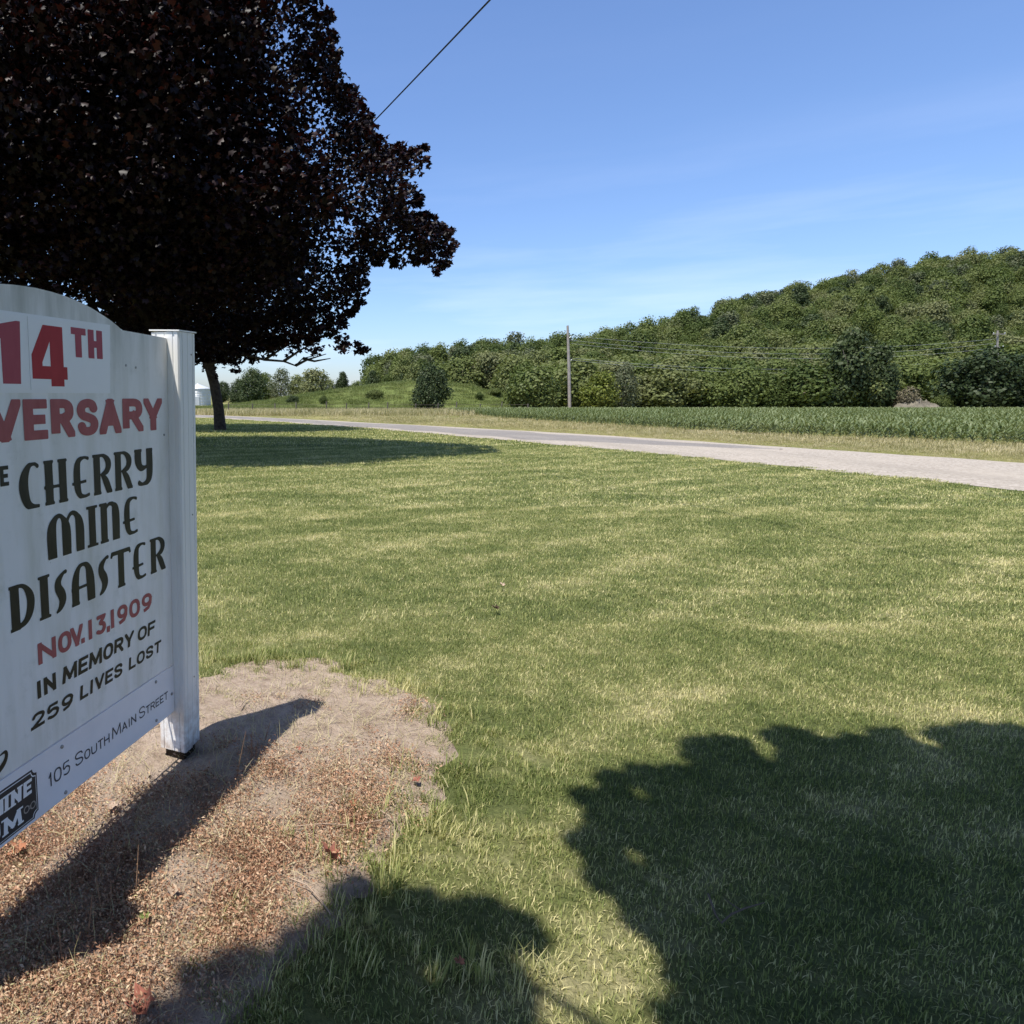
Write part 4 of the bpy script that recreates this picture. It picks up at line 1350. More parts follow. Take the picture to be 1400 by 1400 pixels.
# --- trees in the distance
def crown_arrays(seed, n, flat=1.0, cone=0.0, size=0.052, z_lo=0.10, rad=0.40):
    r_ = np.random.default_rng(seed)
    nl_ = r_.integers(11, 17)
    lobes = []
    for k in range(nl_):
        t = r_.uniform(0, 1)
        z = z_lo + 0.10 + (0.80 - z_lo) * t
        rr = rad * (math.sin(math.pi * min(1, 0.22 + 0.72 * t)) if cone == 0 else (1 - t) * 0.95 + 0.06)
        a_ = r_.uniform(0, 2 * math.pi); d = rr * r_.uniform(0.25, 0.85)
        lobes.append((d * math.cos(a_), d * math.sin(a_), z, (r_.uniform(0.14, 0.22) if cone == 0 else 0.10 + 0.10 * (1 - t))))
    lobes.append((0, 0, 0.55, rad * 0.75)); lobes.append((0.02, -0.02, 0.84, 0.13)); lobes.append((0, 0, 0.35, rad * 0.7))
    lobes = np.array(lobes)
    w = lobes[:, 3] ** 2; w /= w.sum()
    li = r_.choice(len(lobes), n * 2, p=w)
    dv = r_.normal(0, 1, (n * 2, 3)); dv /= np.linalg.norm(dv, axis=1)[:, None]
    P = lobes[li, :3] + dv * (lobes[li, 3] * (0.62 + 0.80 * r_.uniform(0, 1, n * 2) ** 1.5))[:, None] * np.array([1, 1, 0.85 * flat])
    # drop what lies deep inside other lobes
    deep = np.zeros(len(P), bool)
    for k, l in enumerate(lobes):
        q = (P - l[:3]) / np.array([1, 1, 0.85 * flat])
        deep |= (np.linalg.norm(q, axis=1) < l[3] * 0.62)
    keep_ = ~deep & (P[:, 2] > z_lo * 0.55)
    P = P[keep_][:n]; dv = dv[keep_][:n]
    m = len(P)
    nz = dv + r_.normal(0, 0.55, dv.shape); nz[:, 2] += 0.25
    nz /= np.linalg.norm(nz, axis=1)[:, None]
    tt = r_.normal(0, 1, (m, 3)); x = np.cross(nz, tt); x /= np.linalg.norm(x, axis=1)[:, None]; y = np.cross(nz, x)
    s = size * r_.uniform(0.5, 1.3, m)[:, None]
    q4 = np.stack([P - x * s * 0.5 - y * s * 0.4, P + x * s * 0.6 - y * s * 0.5, P + x * s * 0.45 + y * s * 0.6, P - x * s * 0.55 + y * s * 0.4], 1)
    V = q4.reshape(-1, 3)
    F = np.arange(4 * m).reshape(-1, 4)
    tone = np.repeat(r_.uniform(0, 1, m), 4)
    return V, F, tone


def crown_mesh(name, mat, *a_, **k_):
    V, F, T = crown_arrays(*a_, **k_)
    me = np_mesh(name, V, F)
    at_ = me.attributes.new('tone', 'FLOAT', 'POINT'); at_.data.foreach_set('value', T.astype(np.float32))
    me.materials.append(mat)
    return me


def trunk_mesh(name, seed, mat, lean=0.03, r0=0.022, top=0.62):
    r_ = np.random.default_rng(seed)
    mb = MB()
    mb.tube([(0, 0, -0.04), (r_.normal(0, lean), r_.normal(0, lean), top * 0.4), (r_.normal(0, lean), r_.normal(0, lean), top)], [r0 * 1.25, r0, r0 * 0.5], 6)
    for k in range(3):
        a_ = r_.uniform(0, 6.28)
        mb.tube([(0, 0, 0.28 + 0.08 * k), (0.12 * math.cos(a_), 0.12 * math.sin(a_), 0.46 + 0.08 * k), (0.24 * math.cos(a_), 0.24 * math.sin(a_), 0.60 + 0.06 * k)], [r0 * 0.5, r0 * 0.35, r0 * 0.15], 4)
    me = mb.mesh(name, True); me.materials.append(mat)
    return me


WOOD_CROWNS = [crown_mesh('wood_crown', M['wood'], 100 + k, 4200, 1.0, 0.0, 0.036, 0.06 + 0.03 * (k % 3), 0.38 + 0.03 * (k % 4)) for k in range(7)]
WOOD_TRUNKS = [trunk_mesh('wood_trunk', 200 + k, M['bark_grey']) for k in range(3)]


def plant_tree(name, label, P, H_, spread, cm, tm, group=None, cat='tree', rz=None):
    e = empty(name, P, rng.uniform(0, 6.28) if rz is None else rz)
    e.scale = (H_ * spread, H_ * spread, H_)
    tag(e, label, cat, group)
    c = bpy.data.objects.new('crown', cm); COL.objects.link(c); c.parent = e
    t = bpy.data.objects.new('trunk', tm); COL.objects.link(t); t.parent = e
    return e


DARK = [crown_mesh('dark_crown', M['wood_dark_leaf'], 300 + k, 8000, 1.0, 0.0, 0.028, 0.03, 0.40) for k in range(3)]
CONE = [crown_mesh('cone_crown', M['wood_dark_leaf'], 320 + k, 8000, 1.0, 1.0, 0.028, 0.04, 0.30) for k in range(2)]
YELL = crown_mesh('yellow_crown', M['yellow_leaf'], 331, 6000, 1.0, 0.0, 0.036, 0.02, 0.44)
GREY = [crown_mesh('grey_crown', M['grey_leaf'], 340 + k, 2600, 1.0, 0.0, 0.032, 0.16, 0.40) for k in range(2)]
M['bush_leaf'] = foliage('bush_leaf', [(0.0, (0.07, 0.10, 0.022)), (0.5, (0.11, 0.14, 0.034)), (1.0, (0.17, 0.185, 0.06))], 0.55, 0.25, 0.25, None, 0.3, 0.5, 0.3)
BUSH = [crown_mesh('bush_crown', M['bush_leaf'], 350 + k, 7000, 1.0, 0.0, 0.036, 0.0, 0.50) for k in range(2)]


def single(name, label, x, y_top, y_base, Y, width_px, cm, tm, cat='tree', sink=0.0):
    """one tree that can be told apart: pixel of its middle, its top and its foot, at distance Y"""
    b = at(x, y_base, Y); t = at(x, y_top, Y)
    gz = float(land_z(b[0], b[1]))
    H_ = t[2] - gz + 0.05
    wide = width_px / 947.0 * Y
    me_w = max(v.co.x for v in cm.vertices) - min(v.co.x for v in cm.vertices)
    return plant_tree(name, label, (b[0], b[1], gz - 0.05 - sink), H_, wide / (me_w * H_), cm, tm, None, cat)


T0 = WOOD_TRUNKS
LONE = crown_mesh('lone_crown', M['wood_dark_leaf'], 377, 8000, 1.0, 0.0, 0.030, 0.0, 0.46)
single('leafy_tree', 'dark bushy tree standing alone in front of the grassy knoll', 586, 498, 556, 90, 60, LONE, T0[0])
single('spreading_bush', 'wide round green bush left of the utility pole at the field edge', 728, 499, 556, 91, 78, BUSH[0], T0[0], 'bush')
single('spreading_bush', 'round yellow green bush right of the utility pole', 818, 512, 555, 91, 52, YELL, T0[1], 'bush')
single('thin_tree', 'thin grey green tree beside the yellow green bush', 852, 494, 555, 94, 46, GREY[0], T0[2])
single('leafy_tree', 'tall dark evergreen rising from the wood edge right of centre', 1150, 446, 555, 97, 84, CONE[0], T0[0])
single('leafy_tree', 'second dark evergreen close right of the tallest one', 1196, 468, 555, 97.5, 64, CONE[1], T0[0])
single('leafy_tree', 'broad dark green tree at the right edge of the field', 1338, 470, 558, 95, 108, DARK[1], T0[1])
single('leafy_tree', 'dark green tree cut by the right edge of the view', 1405, 486, 558, 95, 90, DARK[2], T0[1])
single('leafy_tree', 'dark green tree just right of the maple trunk beyond the road', 344, 506, 553, 118, 44, DARK[2], T0[0])
single('leafy_tree', 'grey green tree behind the dark one beyond the road', 384, 506, 548, 128, 42, GREY[1], T0[1])
single('leafy_tree', 'round green tree on the far side of the knoll, left', 430, 506, 545, 170, 44, WOOD_CROWNS[1], T0[2])
single('leafy_tree', 'small conical tree on the skyline between knoll and round tree', 468, 507, 540, 170, 26, CONE[0], T0[2])
single('leafy_tree', 'rounded tree at the left end of the hill skyline', 546, 477, 530, 168, 66, WOOD_CROWNS[2], T0[1])
single('leafy_tree', 'low tree left of the rounded one at the end of the hill', 510, 500, 530, 160, 40, WOOD_CROWNS[4], T0[1])
single('shrub', 'small shrub on the grassy slope left of the round bush', 632, 530, 549, 104, 16, BUSH[1], T0[1], 'shrub')
single('shrub', 'small shrub at the foot of the knoll right of the lone tree', 655, 536, 553, 98, 14, WOOD_CROWNS[0], T0[1], 'shrub')
single('shrub', 'low dark shrub on the knoll left of the lone tree', 400, 540, 552, 100, 20, DARK[1], T0[1], 'shrub')
single('shrub', 'low shrub by the fence in the middle of the knoll', 442, 540, 552, 98, 14, BUSH[0], T0[1], 'shrub')

M['brush'] = foliage('dead_brush', [(0.0, (0.10, 0.085, 0.055)), (0.5, (0.155, 0.135, 0.088)), (1.0, (0.22, 0.20, 0.125))], 0.8, 0.1, 0.1, None, 0.5, 0.6, 0.2)
BRUSH = crown_mesh('brush_crown', M['brush'], 371, 2600, 1.0, 0.0, 0.040, 0.0, 0.50)
single('dead_brush', 'tangle of grey brown dead brush on the left of the shale heap', 1238, 528, 556, 94.5, 30, BRUSH, T0[2], 'bush')
single('shrub', 'small grassy green shrub right of the shale heap', 1286, 538, 556, 95, 24, BUSH[1], T0[2], 'shrub')
single('leafy_tree', 'smaller dark tree overlapping the left side of the one beyond the road', 326, 516, 553, 122, 34, DARK[1], T0[1])
for (x_, yt_, Yd, w_, cm, lab) in ((305, 522, 210, 26, DARK[0], 'low far tree just right of the maple trunk on the horizon'), (362, 512, 190, 44, WOOD_CROWNS[3], 'far leafy tree between the dark tree and the grey one'), (408, 514, 200, 40, WOOD_CROWNS[5], 'far leafy tree left of the round tree on the horizon'), (448, 518, 215, 36, WOOD_CROWNS[6], 'low far tree between the round tree and the conical one'), (487, 522, 220, 30, WOOD_CROWNS[0], 'low far tree right of the small conical tree'), (528, 488, 163, 48, WOOD_CROWNS[5], 'leafy tree tucked against the rounded tree at the end of the hill')):
    single('leafy_tree', lab, x_, yt_, 545, Yd, w_, cm, T0[0])
for (x_, yt_, Yd, w_, lab) in ((512, 532, 99, 26, 'wider bramble on the slope near the middle of the knoll'), (676, 530, 101, 24, 'bramble on the right shoulder of the knoll')):
    single('shrub', lab, x_, yt_, 552, Yd, w_, BUSH[1], T0[1], 'shrub')
# the wood on the hill
pts = []
cell = {}
def try_add(x, y, r_):
    k = (int(x // 4), int(y // 4))
    for i in range(-2, 3):
        for j in range(-2, 3):
            for (a_, b_, rr) in cell.get((k[0] + i, k[1] + j), ()):
                if (a_ - x) ** 2 + (b_ - y) ** 2 < ((r_ + rr) * 0.5) ** 2:
                    return False
    cell.setdefault(k, []).append((x, y, r_))
    return True
hx = np.concatenate([rng.uniform(18, 330, 14000), rng.uniform(30, 150, 5000)])
hy = np.concatenate([rng.uniform(98, 262, 14000), rng.uniform(98, 125, 5000)])
for x_, y_ in zip(hx, hy):
    yr = float(np.interp(x_, RIDGE[:, 0], RIDGE[:, 1]))
    sx = 340 + 947 * x_ / y_
    if y_ > yr + 14 or sx > 1640:
        continue
    if x_ < 46 and y_ < 131 + (0 if x_ > 30 else 14):
        continue
    if sx < 500:
        continue
    if 1205 < sx < 1300 and y_ < 106:
        continue
    if try_add(x_, y_, rng.uniform(2.2, 4.2)):
        pts.append((x_, y_))
pts = np.array(pts)
pz = land_z(pts[:, 0], pts[:, 1])
order = np.argsort(pts[:, 1])
sxx = 340 + 947 * pts[:, 0] / pts[:, 1]
front = [i for i in order if sxx[i] < 1430][:230]
fs = set(front)
rest = np.array([i for i in range(len(pts)) if i not in fs])
for i in front:
    hgt = rng.uniform(4.2, 7.4)
    if 1335 < sxx[i] < 1395 and pts[i, 1] < 113:
        hgt = rng.uniform(3.5, 5.0)
    k = int(rng.integers(0, 7))
    px_ = sxx[i]
    where_ = 'left of the utility pole' if px_ < 775 else 'between pole and tall evergreen' if px_ < 1110 else 'behind the two dark evergreens' if px_ < 1225 else 'above the shale heap' if px_ < 1290 else 'behind the broad dark trees'
    row_ = 'front-row' if pts[i, 1] < 106 else 'set back'
    look_ = 'tall' if hgt > 6.2 else 'low' if hgt < 4.9 else 'middle-sized'
    plant_tree('woodland_tree', look_ + ' leafy green tree, ' + row_ + ', at the hill foot ' + where_, (pts[i, 0], pts[i, 1], pz[i] - 0.15), hgt, rng.uniform(0.95, 1.4), WOOD_CROWNS[k], WOOD_TRUNKS[k % 3], look_ + ' ' + row_ + ' trees at the hill foot ' + where_)
var_ = [crown_arrays(100 + k, (3800, 4400, 1500)[k % 3] if k != 7 else 4200, 1.0, 1.0 if k == 7 else 0.0, 0.034, 0.03 + 0.05 * (k % 3), (0.34, 0.40, 0.46)[k % 3]) for k in range(12)]
hs = rng.uniform(3.6, 8.4, len(rest))
ws_ = np.clip(hs * rng.uniform(0.7, 1.3, len(rest)), 3.6, 8.5)
scatter('hillside_wood', var_, np.column_stack([pts[rest], pz[rest] - 0.2]), spin(len(rest), 0.06), np.stack([ws_, ws_, hs], 1), rng.integers(0, 12, len(rest)), M['wood'], 'dense green wood covering the upper hill', {7: M['wood_dark_leaf'], 9: M['grey_leaf'], 10: M['bush_leaf'], 3: M['wood_dark_leaf']})
# a bare dead tree on the hill top
b = at(1363, 372, 229)
mb = MB(); gz = float(hill_z(np.array(b[0]), np.array(b[1])))
bt = empty('bare_tree', (b[0], b[1], gz)); tag(bt, 'bare thin tree sticking up on top of the hill', 'tree')
mb.tube([(0, 0, -0.3), (0.1, 0, 5), (-0.1, 0, 9.3)], [0.22, 0.16, 0.06], 6); mb.build('trunk', M['bark_grey'], bt)
for k in range(7):
    zz_ = 4.6 + 0.62 * k; sgn = 1 if k % 2 else -1
    mb = MB(); mb.tube([(0, 0, zz_), (sgn * 0.9, 0.2, zz_ + 0.7), (sgn * 1.5, 0.1, zz_ + 0.9)], [0.09, 0.06, 0.03], 4); mb.build('branch', M['bark_grey'], bt)

# grey heap of shale at the field edge
xs_ = np.linspace(-5.0, 4.5, 64); ys_ = np.linspace(-2.5, 2.8, 36)
c0 = at(1258, 557, 93.5)
r2 = np.random.default_rng(5)
ph = r2.uniform(0, 6.28, (6, 2))
def heap_z(X, Y):
    h = 1.5 * np.exp(-((X - 0.3) / 2.6) ** 2 - ((Y - .2) / 1.5) ** 2) + 0.7 * np.exp(-((X + 2.6) / 1.3) ** 2 - (Y / 1.2) ** 2)
    rough = sum(np.sin(X * (1.7 + k) + ph[k, 0]) * np.sin(Y * (2.1 + k) + ph[k, 1]) / (2.5 + k) for k in range(6))
    return h * (1 + 0.30 * rough + r2.normal(0, 0.09, X.shape)) - 0.12
hp = sheet('shale_heap', M['rock'], heap_z, xs_, ys_, False)
hp.location = (c0[0], c0[1], -0.6)
tag(hp, 'grey brown heap of shale at the far edge of the cornfield', 'heap')

# ------------------------------------------------------------------ poles, wires, bin, fence
def power_pole(label, top, base, r0, arms):
    e = empty('utility_pole', base)
    tag(e, label, 'utility pole', 'utility poles beyond the field')
    t = np.array(top) - np.array(base)
    mb = MB(); mb.tube([(0, 0, -1.2), tuple(t * 0.5), tuple(t)], [r0, r0 * 0.85, r0 * 0.62], 10); mb.build('pole', M['pole'], e)
    for z_, ln in arms:
        p = t * (z_ / t[2])
        mb = MB(); mb.box(p[0] - ln, p[0] + ln, p[1] - 0.28, p[1] - 0.17, z_ - 0.06, z_ + 0.06); mb.build('crossarm', M['pole'], e)
        for k in (-1, 1):
            mb = MB(); mb.tube([(p[0] + k * ln * 0.9, p[1] - 0.22, z_ + 0.06), (p[0] + k * ln * 0.9, p[1] - 0.22, z_ + 0.14), (p[0] + k * ln * 0.9, p[1] - 0.22, z_ + 0.26)], [0.03, 0.07, 0.04], 6); mb.build('insulator', M['insulator'], e)
    return e


pb = at(780.5, 556, 92); pt = at(776, 445, 92)
pb[2] = -0.6
p1 = power_pole('tall weathered utility pole standing at the far edge of the cornfield', pt, pb, 0.22, [])
mb = MB(); q = (np.array(pt) - pb); mb.tube([q * 0.86 + np.array([0.18, 0, 0]), q * 0.86 + np.array([0.34, 0, 0.12])], 0.06, 6); mb.build('insulator', M['insulator'], p1)
mb = MB(); mb.tube([q * 0.60 + np.array([0.2, -.1, 0]), q * 0.60 + np.array([0.36, -.1, 0.1])], 0.05, 6); mb.build('insulator', M['insulator'], p1)
qb = at(1364, 540, 112); qb[2] = float(land_z(qb[0], qb[1])); qt = at(1364, 452, 112)
p2 = power_pole('pale utility pole with crossarm showing above the trees at right', qt, qb, 0.20, [(qt[2] - qb[2] - 0.55, 1.0), (qt[2] - qb[2] - 2.6, 0.7)])


def cable(name, A, B, sag, r_, mat, label, group=None, n=20, cat='wire'):
    A = np.array(A); B = np.array(B)
    pts_ = []
    for k in range(n + 1):
        t = k / n
        p = A * (1 - t) + B * t
        p[2] -= sag * 4 * t * (1 - t)
        pts_.append(tuple(p))
    mb = MB(); mb.tube(pts_, r_, 5)
    o = mb.build(name, mat)
    tag(o, label, cat, group)
    return o


WG = 'power lines across the field'
for (ya, yb, sag, da, lab) in ((459, 463, 1.55, 0.0, 'topmost power line from the pole across the wooded hill'), (464, 469, 1.75, 0.6, 'second power line from the top across the wooded hill'), (470, 475, 1.85, -0.6, 'third power line from the top across the wooded hill'), (489, 487, 1.75, 0.25, 'second lowest power line across the foot of the hill'), (492, 492, 1.9, -0.2, 'lowest power line across the foot of the hill')):
    cable('power_line', at(778, ya, 92) + np.array([0, da, 0]), at(1364, yb, 112) + np.array([0, da, 0]), sag, 0.013, M['wire'], lab, WG)
# service cable coming down over the lawn into the maple
A = at(430, 250, 23.0); B = at(665, 0, 11.0)
cable('overhead_cable', A, A + (B - A) * 2.2, 0.05, 0.014, M['cable'], 'black overhead cable rising from the maple to the top of the view', None, 40, 'cable')

# grain bin at the left, half behind the post
b = at(271, 553, 150)
gb = empty('grain_bin', (b[0], b[1], -0.6)); tag(gb, 'pale metal grain bin peeking out right of the white post', 'grain bin')
r_b = 2.75; hb = 3.55
V = []; F = []
rings = [(-0.3, r_b)]
k = 0.0
while k < hb:
    rings += [(k, r_b), (k + 0.08, r_b + 0.05), (k + 0.16, r_b)]; k += 0.32
ns = 36
for (z_, r_) in rings:
    V += [(r_ * math.cos(2 * math.pi * q / ns), r_ * math.sin(2 * math.pi * q / ns), z_) for q in range(ns)]
for i in range(len(rings) - 1):
    F += [(i * ns + q, i * ns + (q + 1) % ns, (i + 1) * ns + (q + 1) % ns, (i + 1) * ns + q) for q in range(ns)]
mb = MB(); mb.add(V, F); mb.build('wall', M['metal'], gb)
mb = MB(); mb.tube([(0, 0, hb + 0.02), (0, 0, hb + 0.98), (0, 0, hb + 1.15)], [r_b + 0.14, 0.38, 0.30], 36); mb.build('roof', M['metal'], gb)
mb = MB(); mb.box(-0.45, 0.45, -r_b - 0.10, -r_b + 0.2, 0.1, 2.0); mb.build('door', M['metal'], gb)

# wire fence before the knoll
fe = empty('wire_fence', (0, 0, 0)); tag(fe, 'old wire fence with dark posts running in front of the grassy knoll', 'fence')
FP = []
for k, x in enumerate(range(318, 730, 31)):
    x += rng.uniform(-6, 6); Yf = 74 + 0.9 * k
    p = at(x, 550, Yf); FP.append((p[0], p[1], float(terrain(Yf)) - 0.1))
for p in FP:
    hgt = rng.uniform(1.15, 1.45); ln = rng.normal(0, 0.05, 2)
    mb = MB(); mb.tube([(p[0], p[1], p[2] - 0.2), (p[0] + ln[0], p[1] + ln[1], p[2] + hgt)], [0.075, 0.06], 6); mb.build('fence_post', M['fence'], fe)
for hz in (0.35, 0.7, 1.05):
    mb = MB(); mb.tube([(p[0], p[1] - 0.07, p[2] + hz) for p in FP], 0.012, 4, False); mb.build('fence_wire', M['fence'], fe)


# ------------------------------------------------------------------ grass, corn, litter
def blades(seed, n, radius, h_lo, h_hi, w, bend=0.5, straw=0.2, lie=0.0):
    r_ = np.random.default_rng(seed)
    V, F, T = [], [], []
    for k in range(n):
        a_ = r_.uniform(0, 6.283); d = radius * math.sqrt(r_.uniform(0, 1))
        x, y = d * math.cos(a_), d * math.sin(a_)
        h_ = r_.uniform(h_lo, h_hi); ww = w * r_.uniform(0.6, 1.2)
        b_ = r_.uniform(0, 6.283); lean_ = h_ * r_.uniform(0.1, bend)
        if r_.random() < lie:
            lean_ = h_ * 1.2; h_ *= 0.35
        dx, dy = math.cos(b_), math.sin(b_); sx, sy = -dy * ww / 2, dx * ww / 2
        m1 = (x + dx * lean_ * 0.35, y + dy * lean_ * 0.35, h_ * 0.6)
        tp = (x + dx * lean_, y + dy * lean_, h_)
        q = len(V)
        V += [(x - sx, y - sy, -0.005), (x + sx, y + sy, -0.005), (m1[0] + sx * .8, m1[1] + sy * .8, m1[2]), (m1[0] - sx * .8, m1[1] - sy * .8, m1[2]), tp]
        F += [(q, q + 1, q + 2), (q, q + 2, q + 3), (q + 3, q + 2, q + 4)]
        T += [r_.uniform(0.75, 1.0) if r_.random() < straw else r_.uniform(0.05, 0.6)] * 5
    return np.array(V), np.array(F), np.array(T)


near_edge = lambda Y: np.interp(Y, NEAR[:, 1], NEAR[:, 0])


def lawn_points(n, y0, y1, margin=0.6):
    # even density over the part of the lawn in or near view
    Y = y0 + (y1 - y0) * rng.uniform(0, 1, n * 3)
    X = rng.uniform(-0.42 * y1 - margin, 1.2 * y1 + margin, n * 3)
    ok_ = (X > -0.42 * Y - margin) & (X < 1.2 * Y + margin) & (X < near_edge(Y) + 0.15 + rng.normal(0, 0.12, n * 3))
    return X[ok_], Y[ok_]


def tile(seed, size, per_m2, h_lo, h_hi, w, bend, straw, lie):
    """a square of turf whose blades stand all over it"""
    n_ = int(per_m2 * size * size)
    r_ = np.random.default_rng(seed)
    x = r_.uniform(-size / 2, size / 2, n_); y = r_.uniform(-size / 2, size / 2, n_)
    h_ = r_.uniform(h_lo, h_hi, n_); ww = w * r_.uniform(0.6, 1.25, n_)
    b_ = r_.uniform(0, 6.283, n_); ln = h_ * r_.uniform(0.1, bend, n_)
    fl = r_.random(n_) < lie
    ln = np.where(fl, h_ * 1.3, ln); h_ = np.where(fl, h_ * 0.45, h_)
    dx, dy = np.cos(b_), np.sin(b_); sx, sy = -dy * ww / 2, dx * ww / 2
    z0 = np.full(n_, -0.004)
    V = np.stack([np.stack([x - sx, y - sy, z0], 1), np.stack([x + sx, y + sy, z0], 1),
                  np.stack([x + dx * ln * .35 + sx * .8, y + dy * ln * .35 + sy * .8, h_ * .6], 1), np.stack([x + dx * ln * .35 - sx * .8, y + dy * ln * .35 - sy * .8, h_ * .6], 1),
                  np.stack([x + dx * ln, y + dy * ln, h_], 1)], 1).reshape(-1, 3)
    q = (np.arange(n_) * 5)[:, None, None]
    F = (q + np.array([(0, 1, 2), (0, 2, 3), (3, 2, 4)])[None]).reshape(-1, 3)
    t = np.where((r_.random(n_) < straw) | fl, r_.uniform(0.6, 0.95, n_), r_.uniform(0.0, 0.70, n_) ** 1.1)
    return V, F, np.repeat(t, 5)


def lawn_tiles(name, label, size, y0, y1, par, seed, margin):
    tiles = [tile(seed + k, size, *par) for k in range(6)]
    small = [blades(seed + 20 + k, max(6, int(par[0] * size * size / 40)), size * 0.10, par[1], par[2], par[3], par[4], par[5], par[6]) for k in range(4)]
    ys = np.arange(y0 + size / 2, y1, size); P, I, A = [], [], []
    for y in ys:
        for x in np.arange(-0.42 * y - margin, min(1.2 * y + margin, 14.5), size):
            cx = np.array([x, x - size / 2, x + size / 2, x - size / 2, x + size / 2]); cy = np.array([y, y - size / 2, y - size / 2, y + size / 2, y + size / 2])
            d_in = inside(DIRT_POLY, cx, cy) if y < 4.6 else np.zeros(5, bool)
            r_out = cx > near_edge(cy)
            near_d = y < 4.6 and edge_dist(DIRT_POLY, np.array([x]), np.array([y]))[0] < size * 0.75
            if d_in.all() or r_out.all():
                continue
            if not d_in.any() and not r_out.any() and not near_d:
                P.append((x, y)); I.append(int(rng.integers(0, 6))); A.append(int(rng.integers(0, 4)) * math.pi / 2)
            else:
                qx = x + rng.uniform(-.5, .5, 56) * size; qy = y + rng.uniform(-.5, .5, 56) * size
                di = inside(DIRT_POLY, qx, qy); de = edge_dist(DIRT_POLY, qx, qy)
                ok_ = (~di | (rng.random(56) < 0.55 * np.exp(-de / 0.10))) & (qx < near_edge(qy) + rng.normal(0.1, 0.1, 56))
                for a_, b_ in zip(qx[ok_], qy[ok_]):
                    P.append((a_, b_)); I.append(6 + int(rng.integers(0, 4))); A.append(rng.uniform(0, 6.28))
    P = np.array(P); n_ = len(P)
    rot = np.zeros((n_, 3)); rot[:, 2] = A
    print(name, n_)
    return scatter(name, tiles + small, np.column_stack([P, terrain(P[:, 1])]), rot, np.ones(n_), np.array(I), M['blade'], label)


lawn_tiles('lawn_grass', 'mown lawn grass in the foreground', 0.4, 0.8, 4.4, (12000, 0.010, 0.027, 0.0029, 1.0, 0.15, 0.12), 500, 0.6)
lawn_tiles('lawn_grass', 'mown lawn grass a few steps away', 0.8, 4.4, 9.2, (4600, 0.012, 0.032, 0.0046, 1.0, 0.18, 0.14), 540, 1.0)
lawn_tiles('lawn_grass', 'mown lawn grass in the middle distance', 1.6, 9.2, 20.4, (1200, 0.016, 0.040, 0.0090, 1.0, 0.22, 0.18), 580, 1.6)
lawn_tiles('lawn_grass', 'mown lawn grass near the road', 3.2, 20.4, 58.8, (220, 0.026, 0.055, 0.024, 0.9, 0.26, 0.15), 620, 3.0)

# longer tufts along the edge of the bare soil
tp = []
for (x, y, sp, k) in ((370, 905, .10, 26), (400, 915, .05, 10), (455, 908, .06, 14), (320, 905, .07, 14), (540, 945, .10, 14), (600, 985, .08, 14), (560, 1120, .12, 26), (500, 1200, .12, 22), (610, 1060, .12, 16), (470, 1290, .14, 14), (640, 1330, .10, 12)):
    c0 = ground(x, y)
    for _ in range(k):
        tp.append((c0[0] + rng.normal(0, sp), c0[1] + rng.normal(0, sp * .7), 0.002))
tp = np.array(tp)
scatter('tall_grass_tufts', [blades(570 + k, 16, 0.03, 0.03, 0.085, 0.0034, 0.9, 0.22) for k in range(4)], tp, spin(len(tp), 0.15), rng.uniform(0.7, 1.2, len(tp)), rng.integers(0, 4, len(tp)), M['blade'], 'longer grass tufts at the edge of the bare soil')


# dry weeds and litter on the soil
def crumbs(seed, n, radius, s_lo, s_hi, zmax):
    r_ = np.random.default_rng(seed)
    V, F, T = [], [], []
    for k in range(n):
        c0 = np.array([*(r_.normal(0, radius * 0.5, 2)), r_.uniform(0.001, zmax)])
        nz = r_.normal(0, 1, 3); nz[2] = abs(nz[2]) + 0.3; nz /= np.linalg.norm(nz)
        x = np.cross(nz, r_.normal(0, 1, 3)); x /= np.linalg.norm(x); y = np.cross(nz, x)
        s = r_.uniform(s_lo, s_hi); w = s * r_.uniform(0.16, 0.5)
        q = len(V)
        V += [c0 - x * s / 2, c0 + y * w / 2 + nz * s * 0.12, c0 + x * s / 2, c0 - y * w / 2 + nz * s * 0.12]
        F += [(q, q + 2, q + 1), (q, q + 3, q + 2)]
        T += [r_.uniform(0, 1)] * 4
    return np.array(V), np.array(F), np.array(T)


nL = 2600
gx, gy = rng.uniform(-2.6, 1.1, nL * 3), rng.uniform(0.9, 3.7, nL * 3)
d_in = inside(DIRT_POLY, gx, gy); d_ed = edge_dist(DIRT_POLY, gx, gy)
sx_, sy_ = project(np.stack([gx, gy, np.zeros_like(gx)], 1))
# the strip nearest the lawn at the back is swept bare; the litter thickens towards the front
clump = np.sin(gx * 7.1 + 2 * np.sin(gy * 5)) * np.sin(gy * 8.3 + 1.7 * np.sin(gx * 4)) * 0.5 + 0.5
dens = np.clip((sy_ - 990 - 0.10 * np.abs(sx_ - 330)) / 190, 0.04, 1) * (0.12 + 1.0 * clump) * np.clip(0.25 + d_ed / 0.12, 0, 1)
okk = d_in & (rng.random(len(gx)) < dens) & (np.hypot(gx + 0.30, gy - 2.70) > 0.17)
gx, gy = gx[okk][:nL], gy[okk][:nL]
print('litter', len(gx))
scatter('dry_weed_litter', [crumbs(600 + k, 190, 0.09, 0.005, 0.016, 0.026) for k in range(8)], np.column_stack([gx, gy, soil_z(gx, gy) + 0.008]), spin(len(gx), 0.2), rng.uniform(0.6, 1.25, len(gx)), rng.integers(0, 8, len(gx)), M['litter'], 'reddish brown dry weeds and litter on the soil under the sign')
nS = 3600
gx, gy = rng.uniform(-2.2, 1.0, nS * 3), rng.uniform(1.0, 3.6, nS * 3)
okk = inside(DIRT_POLY, gx, gy); gx, gy = gx[okk][:nS], gy[okk][:nS]
